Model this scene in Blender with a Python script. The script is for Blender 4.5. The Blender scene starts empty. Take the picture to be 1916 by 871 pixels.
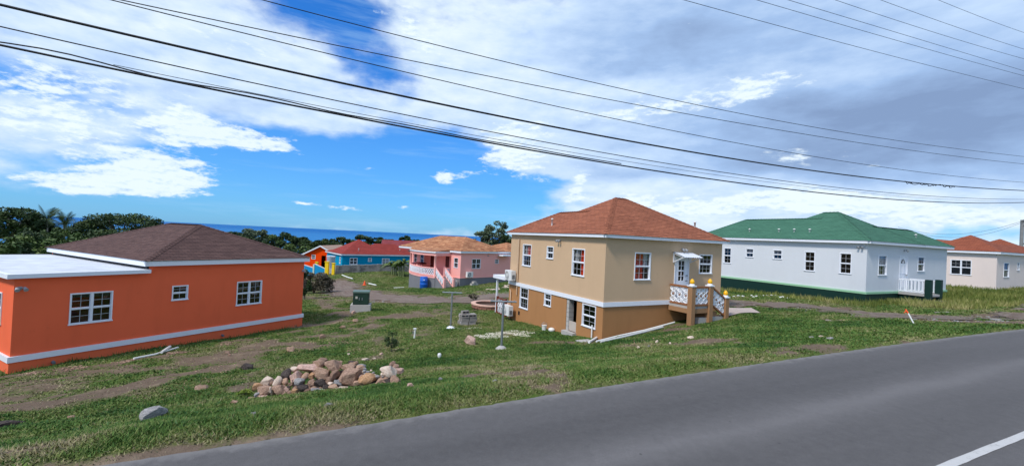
import bpy, bmesh, math, random
import numpy as np
from mathutils import Vector, Matrix
random.seed(7); RNG = np.random.default_rng(7)
SC = bpy.context.scene
COL = SC.collection
rad = math.radians

# ------------------------------------------------------------------ camera, world, sun, exposure
FPX, PITCH, ROLL = 804.6, 0.658, 2.707          # focal length in photo pixels (1916 wide), degrees
PW, PH = 1916, 871
cam = bpy.data.cameras.new('camera'); cam.sensor_width = 36; cam.lens = FPX / PW * 36
cam.clip_start = .05; cam.clip_end = 200000
camo = bpy.data.objects.new('camera', cam); COL.objects.link(camo)
CM = Matrix.Rotation(rad(90 + PITCH), 4, 'X') @ Matrix.Rotation(rad(ROLL), 4, 'Z')
camo.matrix_world = CM
SC.camera = camo
CR = np.array(CM.to_3x3())
SC.view_settings.view_transform = 'Standard'; SC.view_settings.look = 'None'
SC.view_settings.exposure = 0.75; SC.view_settings.gamma = 1
SC.cycles.max_bounces = 6; SC.cycles.transparent_max_bounces = 8

def ray(px, py):
    return CR @ np.array([px - PW / 2, PH / 2 - py, -FPX])
def azel(px, py):
    d = ray(px, py); return math.atan2(d[0], d[1]), math.atan2(d[2], math.hypot(d[0], d[1]))
def at_depth(px, py, Y):
    d = ray(px, py); return d * Y / d[1]

SUN_DIR = Vector((-.70, -.71, 0)).normalized() * math.cos(rad(50)) + Vector((0, 0, math.sin(rad(50))))
sun = bpy.data.lights.new('sun', 'SUN'); sun.energy = 1.9; sun.angle = rad(10); sun.color = (1, .95, .88)
suno = bpy.data.objects.new('sun', sun); COL.objects.link(suno)
suno.rotation_euler = (-SUN_DIR).to_track_quat('-Z', 'Y').to_euler()
suno.location = (0, 0, 60)

class NT:
    """small helper for node trees"""
    def __init__(s, tree): s.t = tree; s.n = tree.nodes; s.l = tree.links
    def node(s, typ, **kw):
        n = s.n.new(typ)
        for k, v in kw.items(): setattr(n, k, v)
        return n
    def put(s, sock, v):
        if v is None: return
        if isinstance(v, bpy.types.NodeSocket): s.l.new(v, sock)
        else:
            if isinstance(v, (tuple, list)) and len(v) == 3 and sock.type == 'RGBA': v = (*v, 1)
            sock.default_value = v
    def math(s, op, a, b=None, c=None, clamp=False):
        n = s.node('ShaderNodeMath', operation=op, use_clamp=clamp)
        for i, v in enumerate((a, b, c)): s.put(n.inputs[i], v)
        return n.outputs[0]
    def vmath(s, op, a, b=None, c=None):
        n = s.node('ShaderNodeVectorMath', operation=op)
        for i, v in enumerate((a, b, c)):
            if v is not None: s.put(n.inputs[i], v)
        return n.outputs['Value'] if op in ('DOT_PRODUCT', 'LENGTH') else n.outputs['Vector']
    def mix(s, f, a, b, blend='MIX'):
        n = s.node('ShaderNodeMix', data_type='RGBA', blend_type=blend)
        s.put(n.inputs[0], f); s.put(n.inputs[6], a); s.put(n.inputs[7], b); return n.outputs[2]
    def noise(s, vec, scale, detail=4, rough=.55, dist=0):
        n = s.node('ShaderNodeTexNoise'); s.put(n.inputs['Vector'], vec)
        n.inputs['Scale'].default_value = scale; n.inputs['Detail'].default_value = detail
        n.inputs['Roughness'].default_value = rough; n.inputs['Distortion'].default_value = dist
        return n.outputs[0]
    def ss(s, v, a, b, lo=0., hi=1.):
        n = s.node('ShaderNodeMapRange', interpolation_type='SMOOTHSTEP'); s.put(n.inputs[0], v)
        n.inputs[1].default_value = a; n.inputs[2].default_value = b; n.inputs[3].default_value = lo; n.inputs[4].default_value = hi
        return n.outputs[0]
    def xyz(s, v):
        n = s.node('ShaderNodeSeparateXYZ'); s.put(n.inputs[0], v); return n.outputs
    def comb(s, x, y, z):
        n = s.node('ShaderNodeCombineXYZ')
        for i, v in enumerate((x, y, z)): s.put(n.inputs[i], v)
        return n.outputs[0]
    def attr(s, name):
        n = s.node('ShaderNodeAttribute', attribute_name=name); return n

def build_world():
    w = bpy.data.worlds.new('World'); SC.world = w; w.use_nodes = True
    w.cycles.sampling_method = 'MANUAL'; w.cycles.sample_map_resolution = 512
    T = NT(w.node_tree); T.n.clear()
    STR = .10
    sky = T.node('ShaderNodeTexSky', sky_type='NISHITA', sun_disc=False)
    sky.sun_elevation = rad(50); sky.sun_rotation = math.atan2(SUN_DIR.x, SUN_DIR.y)
    sky.altitude = 60; sky.air_density = 1.0; sky.dust_density = .3; sky.ozone_density = 3.0
    d = T.node('ShaderNodeTexCoord').outputs['Generated']
    x, y, z = T.xyz(d)
    az = T.math('ARCTAN2', x, y); el = T.math('ARCSINE', z)
    # layered noise: puffy in direction space, flattened towards the horizon
    zc = T.math('MULTIPLY', z, 2.3)
    v = T.comb(x, y, zc)
    w1 = T.noise(v, 4.2, 6, .58)
    wv = T.node('ShaderNodeTexNoise'); T.put(wv.inputs['Vector'], v); wv.inputs['Scale'].default_value = 7; wv.inputs['Detail'].default_value = 5
    wc = T.vmath('SUBTRACT', wv.outputs['Color'], (.5, .5, .5)); P0 = T.comb(az, el, 0.)
    P = T.vmath('ADD', P0, T.vmath('MULTIPLY', wc, (.17, .09, 0)))
    PS = T.vmath('ADD', P0, T.vmath('MULTIPLY', wc, (.045, .022, 0)))
    def gsum(P, lst, start=0.):
        acc = start
        for (px, py, sx, sy, wt) in lst:
            a, e = azel(px, py); kx = FPX / sx / 1.25; ky = FPX / sy / 1.25
            q = T.vmath('MULTIPLY_ADD', P, (kx, ky, 0), (-a * kx, -e * ky, 0))
            g = T.math('POWER', 0.3679, T.vmath('DOT_PRODUCT', q, q))
            acc = T.math('MULTIPLY_ADD', g, wt, acc)
        return acc
    # broad cloud sheets and the gaps between them
    cover = gsum(P, [
        (625, 10, 80, 24, -.52), (690, 112, 52, 34, -.54), (600, 50, 50, 26, -.15), (760, 165, 50, 22, -.2),
        (640, 325, 185, 58, -.92), (455, 335, 80, 36, -.5), (800, 300, 90, 50, -.5), (900, 360, 70, 30, -.5),
        (20, 140, 60, 18, -.40), (640, 404, 330, 18, -.26), (1740, 432, 60, 11, -.5), (1690, 390, 60, 8, -.4),
        (1010, 345, 55, 12, -.45), (960, 385, 60, 14, -.45), (150, 392, 260, 18, -.30), (330, 330, 80, 36, -.25), (560, 380, 200, 10, .18),
        (330, 110, 230, 110, .30), (560, 215, 110, 26, .42), (840, 130, 150, 90, .22), (1500, 160, 420, 150, .6), (1500, 405, 320, 26, .25), (1120, 250, 170, 60, .35), (150, 260, 160, 30, .18), (1850, 60, 200, 120, .3)], .54)
    n1 = T.math('SUBTRACT', w1, .5)
    fine = T.noise(v, 17, 5, .60)
    nf = T.math('SUBTRACT', fine, .5)
    dens = T.math('ADD', T.math('MULTIPLY_ADD', n1, .62, cover), T.math('MULTIPLY', nf, .50))
    mask = T.ss(dens, .24, .82)
    # shading: compare the noise with the noise a little towards the sun
    vo = T.vmath('ADD', v, (-.012, -.010, .032))
    w2 = T.noise(vo, 4.2, 6, .58); f2 = T.noise(vo, 17, 5, .60)
    eb = T.math('SUBTRACT', w1, w2); ef = T.math('SUBTRACT', fine, f2)
    emb = T.math('ADD', T.math('MULTIPLY', eb, 1.3), T.math('MULTIPLY', ef, .30))
    puff = gsum(P, [(200, 200, 260, 120, .35), (1150, 190, 200, 60, .4), (1500, 390, 350, 40, .5), (1500, 200, 500, 140, -.18)], .45)
    emb = T.math('MULTIPLY', emb, puff)
    grey = gsum(P, [
        (1650, 205, 250, 62, .62), (1270, 75, 150, 50, .30), (1820, 250, 190, 45, .34), (1080, 40, 160, 60, .08), (1450, 312, 260, 18, .22),
        (1550, 60, 320, 80, .30), (1130, 322, 60, 18, .14), (200, 245, 170, 30, .10), (450, 190, 120, 40, .08), (60, 70, 150, 40, .10),
        (110, 366, 240, 18, .40), (1600, 140, 80, 20, -.16), (1420, 150, 110, 24, -.26), (1180, 170, 90, 26, -.14), (1850, 20, 110, 50, -.10), (860, 60, 120, 80, -.12), (958, 250, 1100, 260, .13)], .07)  # sky outside the view left whiter, shaped to brighten the shaded walls
    shade = T.math('ADD', T.math('SUBTRACT', grey, emb), T.math('MULTIPLY', n1, .36))
    n9 = T.math('SUBTRACT', T.noise(T.vmath('MULTIPLY', v, (1, 1, 1.5)), 8.5, 6, .62), .5)
    shade = T.math('ADD', shade, T.math('MULTIPLY', n9, .55), clamp=True)
    WHT = (.53, .60, .645)
    def ramp(fac, cols):
        r = T.node('ShaderNodeValToRGB'); T.put(r.inputs[0], fac)
        for k, (p_, c_) in enumerate(cols):
            e = r.color_ramp.elements[k] if k < 2 else r.color_ramp.elements.new(p_); e.position = p_; e.color = (*[q / STR / 10 for q in c_], 1)
        return T.mix(1., r.outputs[0], (10., 10., 10.), 'MULTIPLY')
    cloud = ramp(shade, [(0., WHT), (1., (.15, .215, .345)), (.30, (.37, .475, .625)), (.60, (.235, .34, .52))])
    hs = T.node('ShaderNodeHueSaturation'); T.put(hs.inputs['Color'], sky.outputs[0]); hs.inputs['Saturation'].default_value = 1.4
    skyc = T.mix(1., hs.outputs[0], (.34, .74, 1.12), 'MULTIPLY')
    veil = T.ss(el, .0, .42, .62, .16)                                  # thin bright veil, thicker low over the sea
    skyc = T.mix(veil, skyc, (.85, 2.45, 5.2))
    wisp = T.ss(T.noise(T.vmath('MULTIPLY', v, (1, 1, 4.5)), 3.0, 6, .62), .50, .76, 0., .36)   # faint streaks in the clear part
    skyc = T.mix(wisp, skyc, (2.6, 4.2, 5.9))
    c = T.mix(T.math('MULTIPLY', mask, .97), skyc, cloud)
    # heaped clouds with crisp edges
    heap = gsum(PS, [
        (345, 238, 32, 18, .8), (405, 256, 55, 18, .9), (470, 266, 55, 13, .85), (525, 278, 18, 6, .7), (372, 222, 22, 10, .4),
        (255, 318, 62, 22, .9), (325, 335, 42, 20, .8), (205, 345, 60, 12, .8), (135, 347, 36, 10, .7), (280, 296, 40, 10, .4),
        (830, 330, 20, 14, .95), (872, 327, 16, 7, .65), (935, 258, 34, 32, .75), (960, 300, 60, 34, .75), (1085, 338, 15, 26, .8), (1078, 372, 30, 14, .7), (690, 312, 20, 6, .6),
        (1180, 375, 40, 14, .7), (1255, 393, 60, 14, .8), (1345, 385, 60, 13, .8), (1465, 368, 70, 16, .85), (1545, 378, 60, 18, .8), (1625, 386, 60, 13, .75), (1850, 400, 80, 18, .75), (1740, 412, 60, 8, .6),
        (758, 388, 14, 4, .7), (605, 384, 42, 4, .6), (560, 378, 24, 3, .5), (665, 391, 26, 4, .5),
        (60, 190, 80, 30, .62), (120, 158, 46, 20, .45), (40, 232, 50, 18, .4), (760, 45, 60, 34, .5), (815, 105, 55, 36, .5), (1230, 205, 60, 22, .4), (1400, 165, 60, 20, .42), (180, 262, 22, 7, .4), (1290, 192, 70, 20, .5), (1425, 160, 55, 20, .55), (1505, 287, 55, 13, .55), (1130, 218, 60, 18, .45), (1650, 303, 50, 10, .45), (1010, 245, 40, 26, .45), (330, 60, 70, 26, .4), (480, 90, 60, 30, .4), (250, 160, 60, 24, .35)])
    vh = T.vmath('MULTIPLY', v, (1, 1, 1.25))
    hn = T.math('SUBTRACT', T.noise(vh, 21, 9, .66), .5); hn2 = T.math('SUBTRACT', T.noise(T.vmath('ADD', vh, (-.004, -.004, .013)), 21, 9, .66), .5)
    hd = T.math('ADD', T.math('MULTIPLY', hn, 1.75), T.math('MULTIPLY_ADD', n1, .5, T.math('MULTIPLY', heap, .74)))
    hm = T.ss(hd, .34, .72)
    lit = T.math('MULTIPLY', T.math('SUBTRACT', hn, hn2), 3.4)
    hsh = T.math('ADD', T.math('SUBTRACT', .24, lit), T.math('MULTIPLY', T.math('SUBTRACT', .55, hd), .55), clamp=True)
    c = T.mix(T.math('MULTIPLY', hm, .95), c, ramp(hsh, [(0., WHT), (1., (.24, .34, .51)), (.38, (.45, .545, .64))]))
    bg = T.node('ShaderNodeBackground'); T.put(bg.inputs[0], c); bg.inputs[1].default_value = STR
    out = T.node('ShaderNodeOutputWorld'); T.l.new(bg.outputs[0], out.inputs[0])
build_world()

# ------------------------------------------------------------------ object helpers
def tag(o, label=None, cat=None, group=None, kind=None):
    if label: o['label'] = label
    if cat: o['category'] = cat
    if group: o['group'] = group
    if kind: o['kind'] = kind
    return o
def thing(name, loc=(0, 0, 0), rz=0., label=None, cat=None, group=None):
    o = bpy.data.objects.new(name, None); o.empty_display_size = .2; COL.objects.link(o)
    o.location = loc; o.rotation_euler = (0, 0, rz)
    return tag(o, label, cat, group)
def link(name, me, parent=None, loc=(0, 0, 0), rot=(0, 0, 0), sc=None):
    o = bpy.data.objects.new(name, me); COL.objects.link(o)
    if parent is not None: o.parent = parent
    o.location = loc; o.rotation_euler = rot
    if sc is not None: o.scale = sc
    return o
def copy_tree(o, parent=None):
    c = o.copy(); COL.objects.link(c)
    if parent is not None: c.parent = parent
    for ch in list(o.children): copy_tree(ch, c)
    return c

class MB:
    """collects shapes into one mesh; coordinates may be shifted down by oz"""
    def __init__(s, oz=0.): s.v = []; s.f = []; s.m = []; s.sm = []; s.oz = oz
    def add(s, verts, faces, mi=0, smooth=False):
        k = len(s.v); s.v += [(a, b, c - s.oz) for a, b, c in verts]
        s.f += [tuple(i + k for i in f) for f in faces]; s.m += [mi] * len(faces); s.sm += [smooth] * len(faces)
    def quad(s, a, b, c, d, mi=0): s.add([a, b, c, d], [(0, 1, 2, 3)], mi)
    def box(s, x0, x1, y0, y1, z0, z1, mi=0, tf=None):
        v = [(x, y, z) for z in (z0, z1) for y in (y0, y1) for x in (x0, x1)]
        if tf: v = [tf(*p) for p in v]
        s.add(v, [(0, 2, 3, 1), (4, 5, 7, 6), (0, 1, 5, 4), (2, 6, 7, 3), (0, 4, 6, 2), (1, 3, 7, 5)], mi)
    def tube(s, pts, r, seg=8, mi=0, caps=True, smooth=True):
        pts = [Vector(p) for p in pts]; n = len(pts)
        rs = r if isinstance(r, (list, tuple)) else [r] * n
        vs = []; up = None
        for i, p in enumerate(pts):
            t = (pts[min(i + 1, n - 1)] - pts[max(i - 1, 0)]).normalized()
            if up is None:
                up = Vector((0, 0, 1)) if abs(t.z) < .9 else Vector((1, 0, 0))
            a = t.cross(up).normalized(); b = a.cross(t).normalized(); up = b
            for j in range(seg):
                q = 2 * math.pi * j / seg
                vs.append(tuple(p + a * (rs[i] * math.cos(q)) + b * (rs[i] * math.sin(q))))
        fs = [(i * seg + j, i * seg + (j + 1) % seg, (i + 1) * seg + (j + 1) % seg, (i + 1) * seg + j) for i in range(n - 1) for j in range(seg)]
        s.add(vs, fs, mi, smooth)
        if caps:
            s.add(vs[:seg], [tuple(range(seg))[::-1]], mi); s.add(vs[-seg:], [tuple(range(seg))], mi)
    def lathe(s, prof, c=(0, 0, 0), seg=16, mi=0, smooth=True):
        vs = [(c[0] + r * math.cos(2 * math.pi * j / seg), c[1] + r * math.sin(2 * math.pi * j / seg), c[2] + z) for r, z in prof for j in range(seg)]
        fs = [(i * seg + j, i * seg + (j + 1) % seg, (i + 1) * seg + (j + 1) % seg, (i + 1) * seg + j) for i in range(len(prof) - 1) for j in range(seg)]
        s.add(vs, fs, mi, smooth)
        s.add(vs[-seg:], [tuple(range(seg))], mi); s.add(vs[:seg], [tuple(range(seg))[::-1]], mi)
    def torus(s, tf, R, r, n=14, k=5, mi=0):
        vs = []
        for i in range(n):
            a = 2 * math.pi * i / n
            for j in range(k):
                b = 2 * math.pi * j / k; q = R + r * math.cos(b)
                vs.append(tf(q * math.cos(a), r * math.sin(b), q * math.sin(a)))
        fs = [(i * k + j, i * k + (j + 1) % k, ((i + 1) % n) * k + (j + 1) % k, ((i + 1) % n) * k + j) for i in range(n) for j in range(k)]
        s.add(vs, fs, mi, True)
    def mesh(s, name, mats, uv=True):
        me = bpy.data.meshes.new(name)
        me.from_pydata(s.v, [], s.f)
        mats = mats if isinstance(mats, (list, tuple)) else [mats]
        for m in mats: me.materials.append(m)
        me.polygons.foreach_set('material_index', s.m); me.polygons.foreach_set('use_smooth', s.sm)
        if uv:
            L = me.uv_layers.new(name='UVMap'); V = me.vertices
            uvs = np.zeros((len(me.loops), 2), np.float32)
            for p in me.polygons:
                n = p.normal
                if abs(n.z) > .98: u = Vector((1, 0, 0)); w = Vector((0, 1, 0))
                else:
                    u = Vector((-n.y, n.x, 0)).normalized(); w = n.cross(u)
                for li in p.loop_indices:
                    c = V[me.loops[li].vertex_index].co; uvs[li] = (c.dot(u), c.dot(w))
            L.data.foreach_set('uv', uvs.ravel())
        me.update(); return me
    def build(s, name, mats, parent=None, loc=(0, 0, 0), rot=(0, 0, 0), uv=True):
        return link(name, s.mesh(name, mats, uv), parent, loc, rot)

# ------------------------------------------------------------------ materials
MATS = {}
def newmat(name):
    m = bpy.data.materials.new(name); m.use_nodes = True
    T = NT(m.node_tree); b = T.n['Principled BSDF']; return m, T, b
def lin(r, g, b):
    f = lambda c: (c / 255 / 12.92) if c / 255 <= .04045 else ((c / 255 + .055) / 1.055) ** 2.4
    return (f(r), f(g), f(b))
def bump(T, b, h, strength, dist=.02):
    n = T.node('ShaderNodeBump'); n.inputs['Strength'].default_value = strength; n.inputs['Distance'].default_value = dist
    T.put(n.inputs['Height'], h); T.l.new(n.outputs[0], b.inputs['Normal'])
def paint(name, col, rough=.55, var=.12, bs=.15, scale=1.6, spec=.3, streak=0., metal=0., fine=60.):
    if name in MATS: return MATS[name]
    m, T, b = newmat(name)
    o = T.node('ShaderNodeTexCoord').outputs['Object']
    n = T.noise(o, scale, 5, .6); n2 = T.noise(o, fine, 3, .6)
    k = T.math('MULTIPLY_ADD', T.math('SUBTRACT', n, .5), var * 2, 1.)
    if streak:
        st = T.noise(T.vmath('MULTIPLY', o, (1.7, 1.7, .35)), 1.3, 3, .5)
        k = T.math('MULTIPLY', k, T.ss(st, .45, .85, 1., 1. - streak * .45))
        stn = T.noise(T.vmath('MULTIPLY', o, (1, 1, .6)), 2.7, 6, .68); k = T.math('MULTIPLY', k, T.ss(stn, .58, .80, 1., 1. - streak * 1.1))
    k = T.math('MULTIPLY_ADD', T.math('SUBTRACT', n2, .5), var * .9, k)
    c = T.mix(1., (*col, 1), T.comb(k, k, k), 'MULTIPLY')
    T.put(b.inputs['Base Color'], c); b.inputs['Roughness'].default_value = rough
    b.inputs['Specular IOR Level'].default_value = spec; b.inputs['Metallic'].default_value = metal
    if bs: bump(T, b, n2, bs, .01)
    MATS[name] = m; return m
def shingle(name, c1, c2, mortar, w=.32, h=.14, patch=.25, roughv=.9):
    m, T, b = newmat(name)
    uv = T.node('ShaderNodeUVMap').outputs[0]
    br = T.node('ShaderNodeTexBrick'); T.put(br.inputs['Vector'], uv)
    br.inputs['Color1'].default_value = (*c1, 1); br.inputs['Color2'].default_value = (*c2, 1); br.inputs['Mortar'].default_value = (*mortar, 1)
    br.inputs['Scale'].default_value = 1; br.inputs['Mortar Size'].default_value = .008; br.inputs['Bias'].default_value = 0
    br.inputs['Brick Width'].default_value = w; br.inputs['Row Height'].default_value = h
    n = T.noise(uv, .55, 4, .6); k = T.math('MULTIPLY_ADD', T.math('SUBTRACT', n, .5), patch * 2, 1.)
    rr = T.noise(T.vmath('MULTIPLY', uv, (.35, 3.2, 1)), 2.2, 4, .7)
    k = T.math('MULTIPLY', k, T.math('MULTIPLY_ADD', T.math('SUBTRACT', rr, .5), .55, 1.))
    g = T.noise(uv, 90, 2, .6); k = T.math('MULTIPLY', k, T.math('MULTIPLY_ADD', T.math('SUBTRACT', g, .5), .4, 1.))
    T.put(b.inputs['Base Color'], T.mix(1., br.outputs[0], T.comb(k, k, k), 'MULTIPLY'))
    b.inputs['Roughness'].default_value = roughv; b.inputs['Specular IOR Level'].default_value = .15
    bump(T, b, T.math('ADD', T.math('MULTIPLY', br.outputs['Fac'], -.6), g), .35, .01)
    return m
def glassmat(name, tint=.5, gl=1.5):
    m, T, b = newmat(name); T.n.remove(b)
    tr = T.node('ShaderNodeBsdfTransparent'); tr.inputs[0].default_value = (tint, tint * 1.02, tint * 1.05, 1)
    g = T.node('ShaderNodeBsdfGlossy'); g.inputs['Roughness'].default_value = .03; g.inputs[0].default_value = (.9, .95, 1, 1)
    lw = T.node('ShaderNodeLayerWeight'); lw.inputs[0].default_value = .5
    fr = T.math('MULTIPLY_ADD', T.math('POWER', lw.outputs['Facing'], 4.), .5, .06)
    o = T.node('ShaderNodeTexCoord').outputs['Object']
    mx = T.node('ShaderNodeMixShader'); T.l.new(fr, mx.inputs[0]); T.l.new(tr.outputs[0], mx.inputs[1]); T.l.new(g.outputs[0], mx.inputs[2])
    T.l.new(mx.outputs[0], T.n['Material Output'].inputs[0]); return m

white = paint('white_paint', (.78, .80, .84), .5, .06, .05, streak=.10)
white_trim = paint('white_trim', (.80, .82, .86), .45, .04, .03)
orange = paint('orange_stucco', (.90, .155, .062), .8, .07, .35, .6, .15, streak=.15)
orange_low = paint('light_orange_stucco', (.88, .165, .065), .75, .06, .35, .8, .2, streak=.12)
tan = paint('tan_stucco', (.60, .41, .25), .8, .06, .35, .7, .2, streak=.10)
brown = paint('brown_stucco', (.42, .205, .082), .8, .07, .35, .8, .2, streak=.14)
bwhite = paint('white_stucco', (.66, .68, .70), .75, .04, .35, .8, .2, streak=.07)
dgreen = paint('dark_green_paint', (.004, .030, .022), .6, .12, .15, 1.5)
lgreen = paint('light_green_paint', lin(150, 196, 156), .6, .08, .1, 1.5)
pink = paint('pink_stucco', (.92, .42, .37), .75, .05, .3, .7, .2, streak=.06)
pinktrim = paint('pink_paint', (.93, .45, .40), .6, .04, .1)
gconc = paint('grey_concrete', (.20, .20, .215), .85, .14, .4, 1.2, .2, streak=.2)
lconc = paint('light_concrete', (.44, .42, .39), .88, .16, .4, 1.4, .2, streak=.2)
pconc = paint('pinkish_concrete', (.46, .38, .34), .88, .14, .4, 1.1, .2)
flatroof = paint('flat_roof_paint', (.60, .63, .67), .75, .34, .2, 1.3, .2, streak=.3)
blue = paint('blue_stucco', (.002, .27, .47), .85, .06, .2, .5, .04)
redor = paint('red_orange_stucco', (.92, .065, .004), .8, .06, .2, .5, .04)
cream = paint('cream_stucco', lin(228, 212, 202), .78, .05, .35, .7, .2, streak=.07)
yellow = paint('yellow_paint', lin(250, 205, 30), .5, .08, .08)
finy = paint('yellow_gloss', lin(252, 186, 8), .3, .05, .02, spec=.5)
bluegate = paint('blue_gate_paint', lin(24, 150, 205), .5, .08, .05)
barrel = paint('blue_plastic', lin(10, 92, 190), .4, .08, .03, spec=.5)
trafo = paint('transformer_green', lin(38, 62, 50), .5, .1, .05)
metal = paint('galvanised_metal', (.30, .32, .33), .45, .15, .05, 6, .5, metal=.6)
corr = paint('corrugated_zinc', (.68, .72, .78), .4, .08, .05, 3, .5, metal=.2)
dark = paint('dark_void', (.012, .012, .012), .9, .1, 0)
cable_m = paint('black_cable', (.018, .018, .02), .6, .1, 0)
conem = paint('cone_orange', lin(235, 90, 40), .5, .1, 0)
maroon_t = paint('maroon_plastic', lin(88, 14, 26), .5, .1, 0)
doorbrown = paint('brown_door', lin(92, 34, 26), .5, .1, 0)
wood = paint('weathered_wood', (.30, .26, .22), .85, .25, .3, 5)
brownrail = paint('brown_paint', lin(150, 100, 66), .6, .1, .1)
curtain_red = paint('red_curtain', (.90, .085, .02), .9, .2, 0)
curtain_pale = paint('pale_curtain', (.62, .60, .54), .9, .2, 0)
acw = paint('ac_casing', (.74, .74, .72), .45, .08, .02)
acd = paint('ac_grille', (.16, .17, .18), .5, .1, 0)
pvc = paint('pvc_pipe', (.78, .78, .74), .4, .08, .02)
glass = glassmat('window_glass'); glass_c = glassmat('clear_window_glass', .88)
def lamp_m(): return paint('lamp_grey', (.35, .36, .38), .4, .08, 0)
roof_or = shingle('brown_shingle', lin(104, 80, 74), lin(86, 65, 61), lin(54, 42, 40))
roof_tan = shingle('terracotta_shingle', lin(164, 102, 76), lin(140, 85, 63), lin(90, 54, 42))
roof_gr = shingle('green_shingle', lin(76, 120, 98), lin(66, 108, 88), lin(46, 78, 64), patch=.1)
roof_pk = shingle('mottled_orange_shingle', lin(194, 142, 104), lin(146, 94, 66), lin(104, 68, 52), w=.5, h=.25, patch=.5)
roof_bl = shingle('red_shingle', lin(154, 66, 58), lin(136, 57, 51), lin(100, 44, 42), w=.5, h=.2, patch=.12)
roof_cr = shingle('rust_shingle', lin(156, 90, 66), lin(136, 76, 56), lin(92, 52, 42))
roof_ma = shingle('maroon_shingle', lin(136, 66, 68), lin(122, 58, 62), lin(96, 46, 50), w=.6, h=.3)
roof_gy = paint('grey_brown_roof', lin(170, 140, 122), .85, .1, .2)

# ------------------------------------------------------------------ terrain
RE = np.array([(-150, -68), (-60, -22.5), (-20, -3.2), (-4.17, 4.24), (-2.1, 5.22), (.98, 6.74), (5.39, 8.78), (10.14, 10.9), (15.94, 13.3), (30, 18.6), (60, 29), (120, 47)], float)  # edge of the road
def catmull(P, n):
    out = []
    for i in range(len(P) - 1):
        p0 = P[max(i - 1, 0)]; p1 = P[i]; p2 = P[i + 1]; p3 = P[min(i + 2, len(P) - 1)]
        L = np.linalg.norm(p2 - p1)
        m1 = (p2 - p0) / max(np.linalg.norm(p2 - p0), 1e-6) * L; m2 = (p3 - p1) / max(np.linalg.norm(p3 - p1), 1e-6) * L
        for t in np.linspace(0, 1, n, endpoint=False):
            out.append((2 * t**3 - 3 * t**2 + 1) * p1 + (t**3 - 2 * t**2 + t) * m1 + (-2 * t**3 + 3 * t**2) * p2 + (t**3 - t**2) * m2)
    out.append(P[-1]); return np.array(out)
REC = catmull(RE, 14)
def road_sd(x, y):
    """signed distance from the road edge, positive on the grass side; also distance along"""
    x = np.asarray(x, float); y = np.asarray(y, float); sh = x.shape; Q = np.stack([x.ravel(), y.ravel()], 1)
    best = np.full(len(Q), 1e9); sd = np.zeros(len(Q)); al = np.zeros(len(Q)); L0 = 0
    for i in range(len(REC) - 1):
        a, b = REC[i], REC[i + 1]; d = b - a; L = np.hypot(*d); d = d / L
        t = np.clip((Q - a) @ d, 0, L); r = Q - a - t[:, None] * d; dist = np.hypot(r[:, 0], r[:, 1])
        s = np.sign(d[0] * (Q[:, 1] - a[1]) - d[1] * (Q[:, 0] - a[0]))
        k = dist < best; best[k] = dist[k]; sd[k] = (dist * s)[k]; al[k] = L0 + t[k]; L0 += L
    return sd.reshape(sh), al.reshape(sh)
def road_z(x, y): return -2.35 + .02 * np.clip(np.asarray(x, float), -60, 90)
TANH = (3.9455, 17.9536, 61.85); ORGH = (-15.391, 13.4045, 27.966); WHH = (19.892, 24.0565, 63.3276)
CRH = (36.56, 32.37, 63.3); PKH = (-5.486, 47.407, 44.167); BLH = (-25.8, 66., 52.9)
def hxy(h, s, t):
    th = rad(h[2]); return h[0] + s * math.sin(th) - t * math.cos(th), h[1] + s * math.cos(th) + t * math.sin(th)
CP = []
for h, l in ((TANH, [(0, 0, -4.05), (1.59, -.1, -3.86), (4.31, -.3, -3.5), (7.5, -.2, -3.1), (0, 2.6, -4.33), (0, 4.9, -4.5), (0, 7.0, -4.66), (4, 9, -4.2), (8, 5, -3.2), (5, -2.2, -3.27), (6.3, -1.2, -3.15)]),
             (WHH, [(0, 0, -2.66), (0, 4, -2.88), (0, 9, -3.1), (4.4, -.2, -2.62), (10.2, 0, -2.3), (5, 6, -2.8), (8, 13, -3.2), (-2, -1, -2.85)]),
             (ORGH, [(0, 0, -4.92), (1.4, -.1, -4.88), (4.9, -.1, -4.91), (10.1, 0, -5.02), (0, 5, -5.2), (6, 6, -5.5), (10, 10, -5.7)]),
             (CRH, [(0, 0, -2.25), (0, 3, -2.25), (8, 0, -2.0), (13, 8, -2.2)]),
             (PKH, [(0, 0, -5.6), (4.7, 0, -5.4), (0, 6, -6.2), (0, 10, -6.7), (8, 10, -6.2), (-2, 2.5, -5.95)]),
             (BLH, [(0, 0, -6.6), (8, 0, -6.4), (4, 8, -7.2)])):
    for s, t, z in l: CP.append((*hxy(h, s, t), z))
CP += [(-25.4, 59.5, -6.4), (-23.2, 62.4, -6.05), (-16.5, 68, -6.0), (-2.7, 20.6, -4.45), (-.15, 15.8, -4.1), (-8.7, 25.5, -4.78), (-3.5, 8.24, -3.2), (-1.7, 28.9, -4.65),
       (-7.9, 33, -5.1), (-14.9, 38.5, -5.5), (11.7, 21, -3.1), (-8, 9.5, -4.1), (-6, 14, -4.3), (3, 12.2, -3.2), (8, 15.5, -2.85), (15, 18.5, -2.6), (22, 20.5, -2.45), (28, 24, -2.3),
       (-13, 5, -3.9), (-12, 8.5, -4.4), (-25, 8, -5.0), (-30, 20, -6.4), (-30, 40, -7.2), (-45, 30, -8), (-60, 60, -11), (-10, 75, -7.2), (15, 60, -5), (30, 60, -4), (60, 60, -3),
       (-40, 90, -12), (0, 100, -12), (40, 100, -8), (90, 90, -5), (-90, 40, -11), (-60, 10, -7), (1, 40, -5), (10, 40, -4.4), (45, 28, -1.9), (60, 38, -1.6)]
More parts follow.
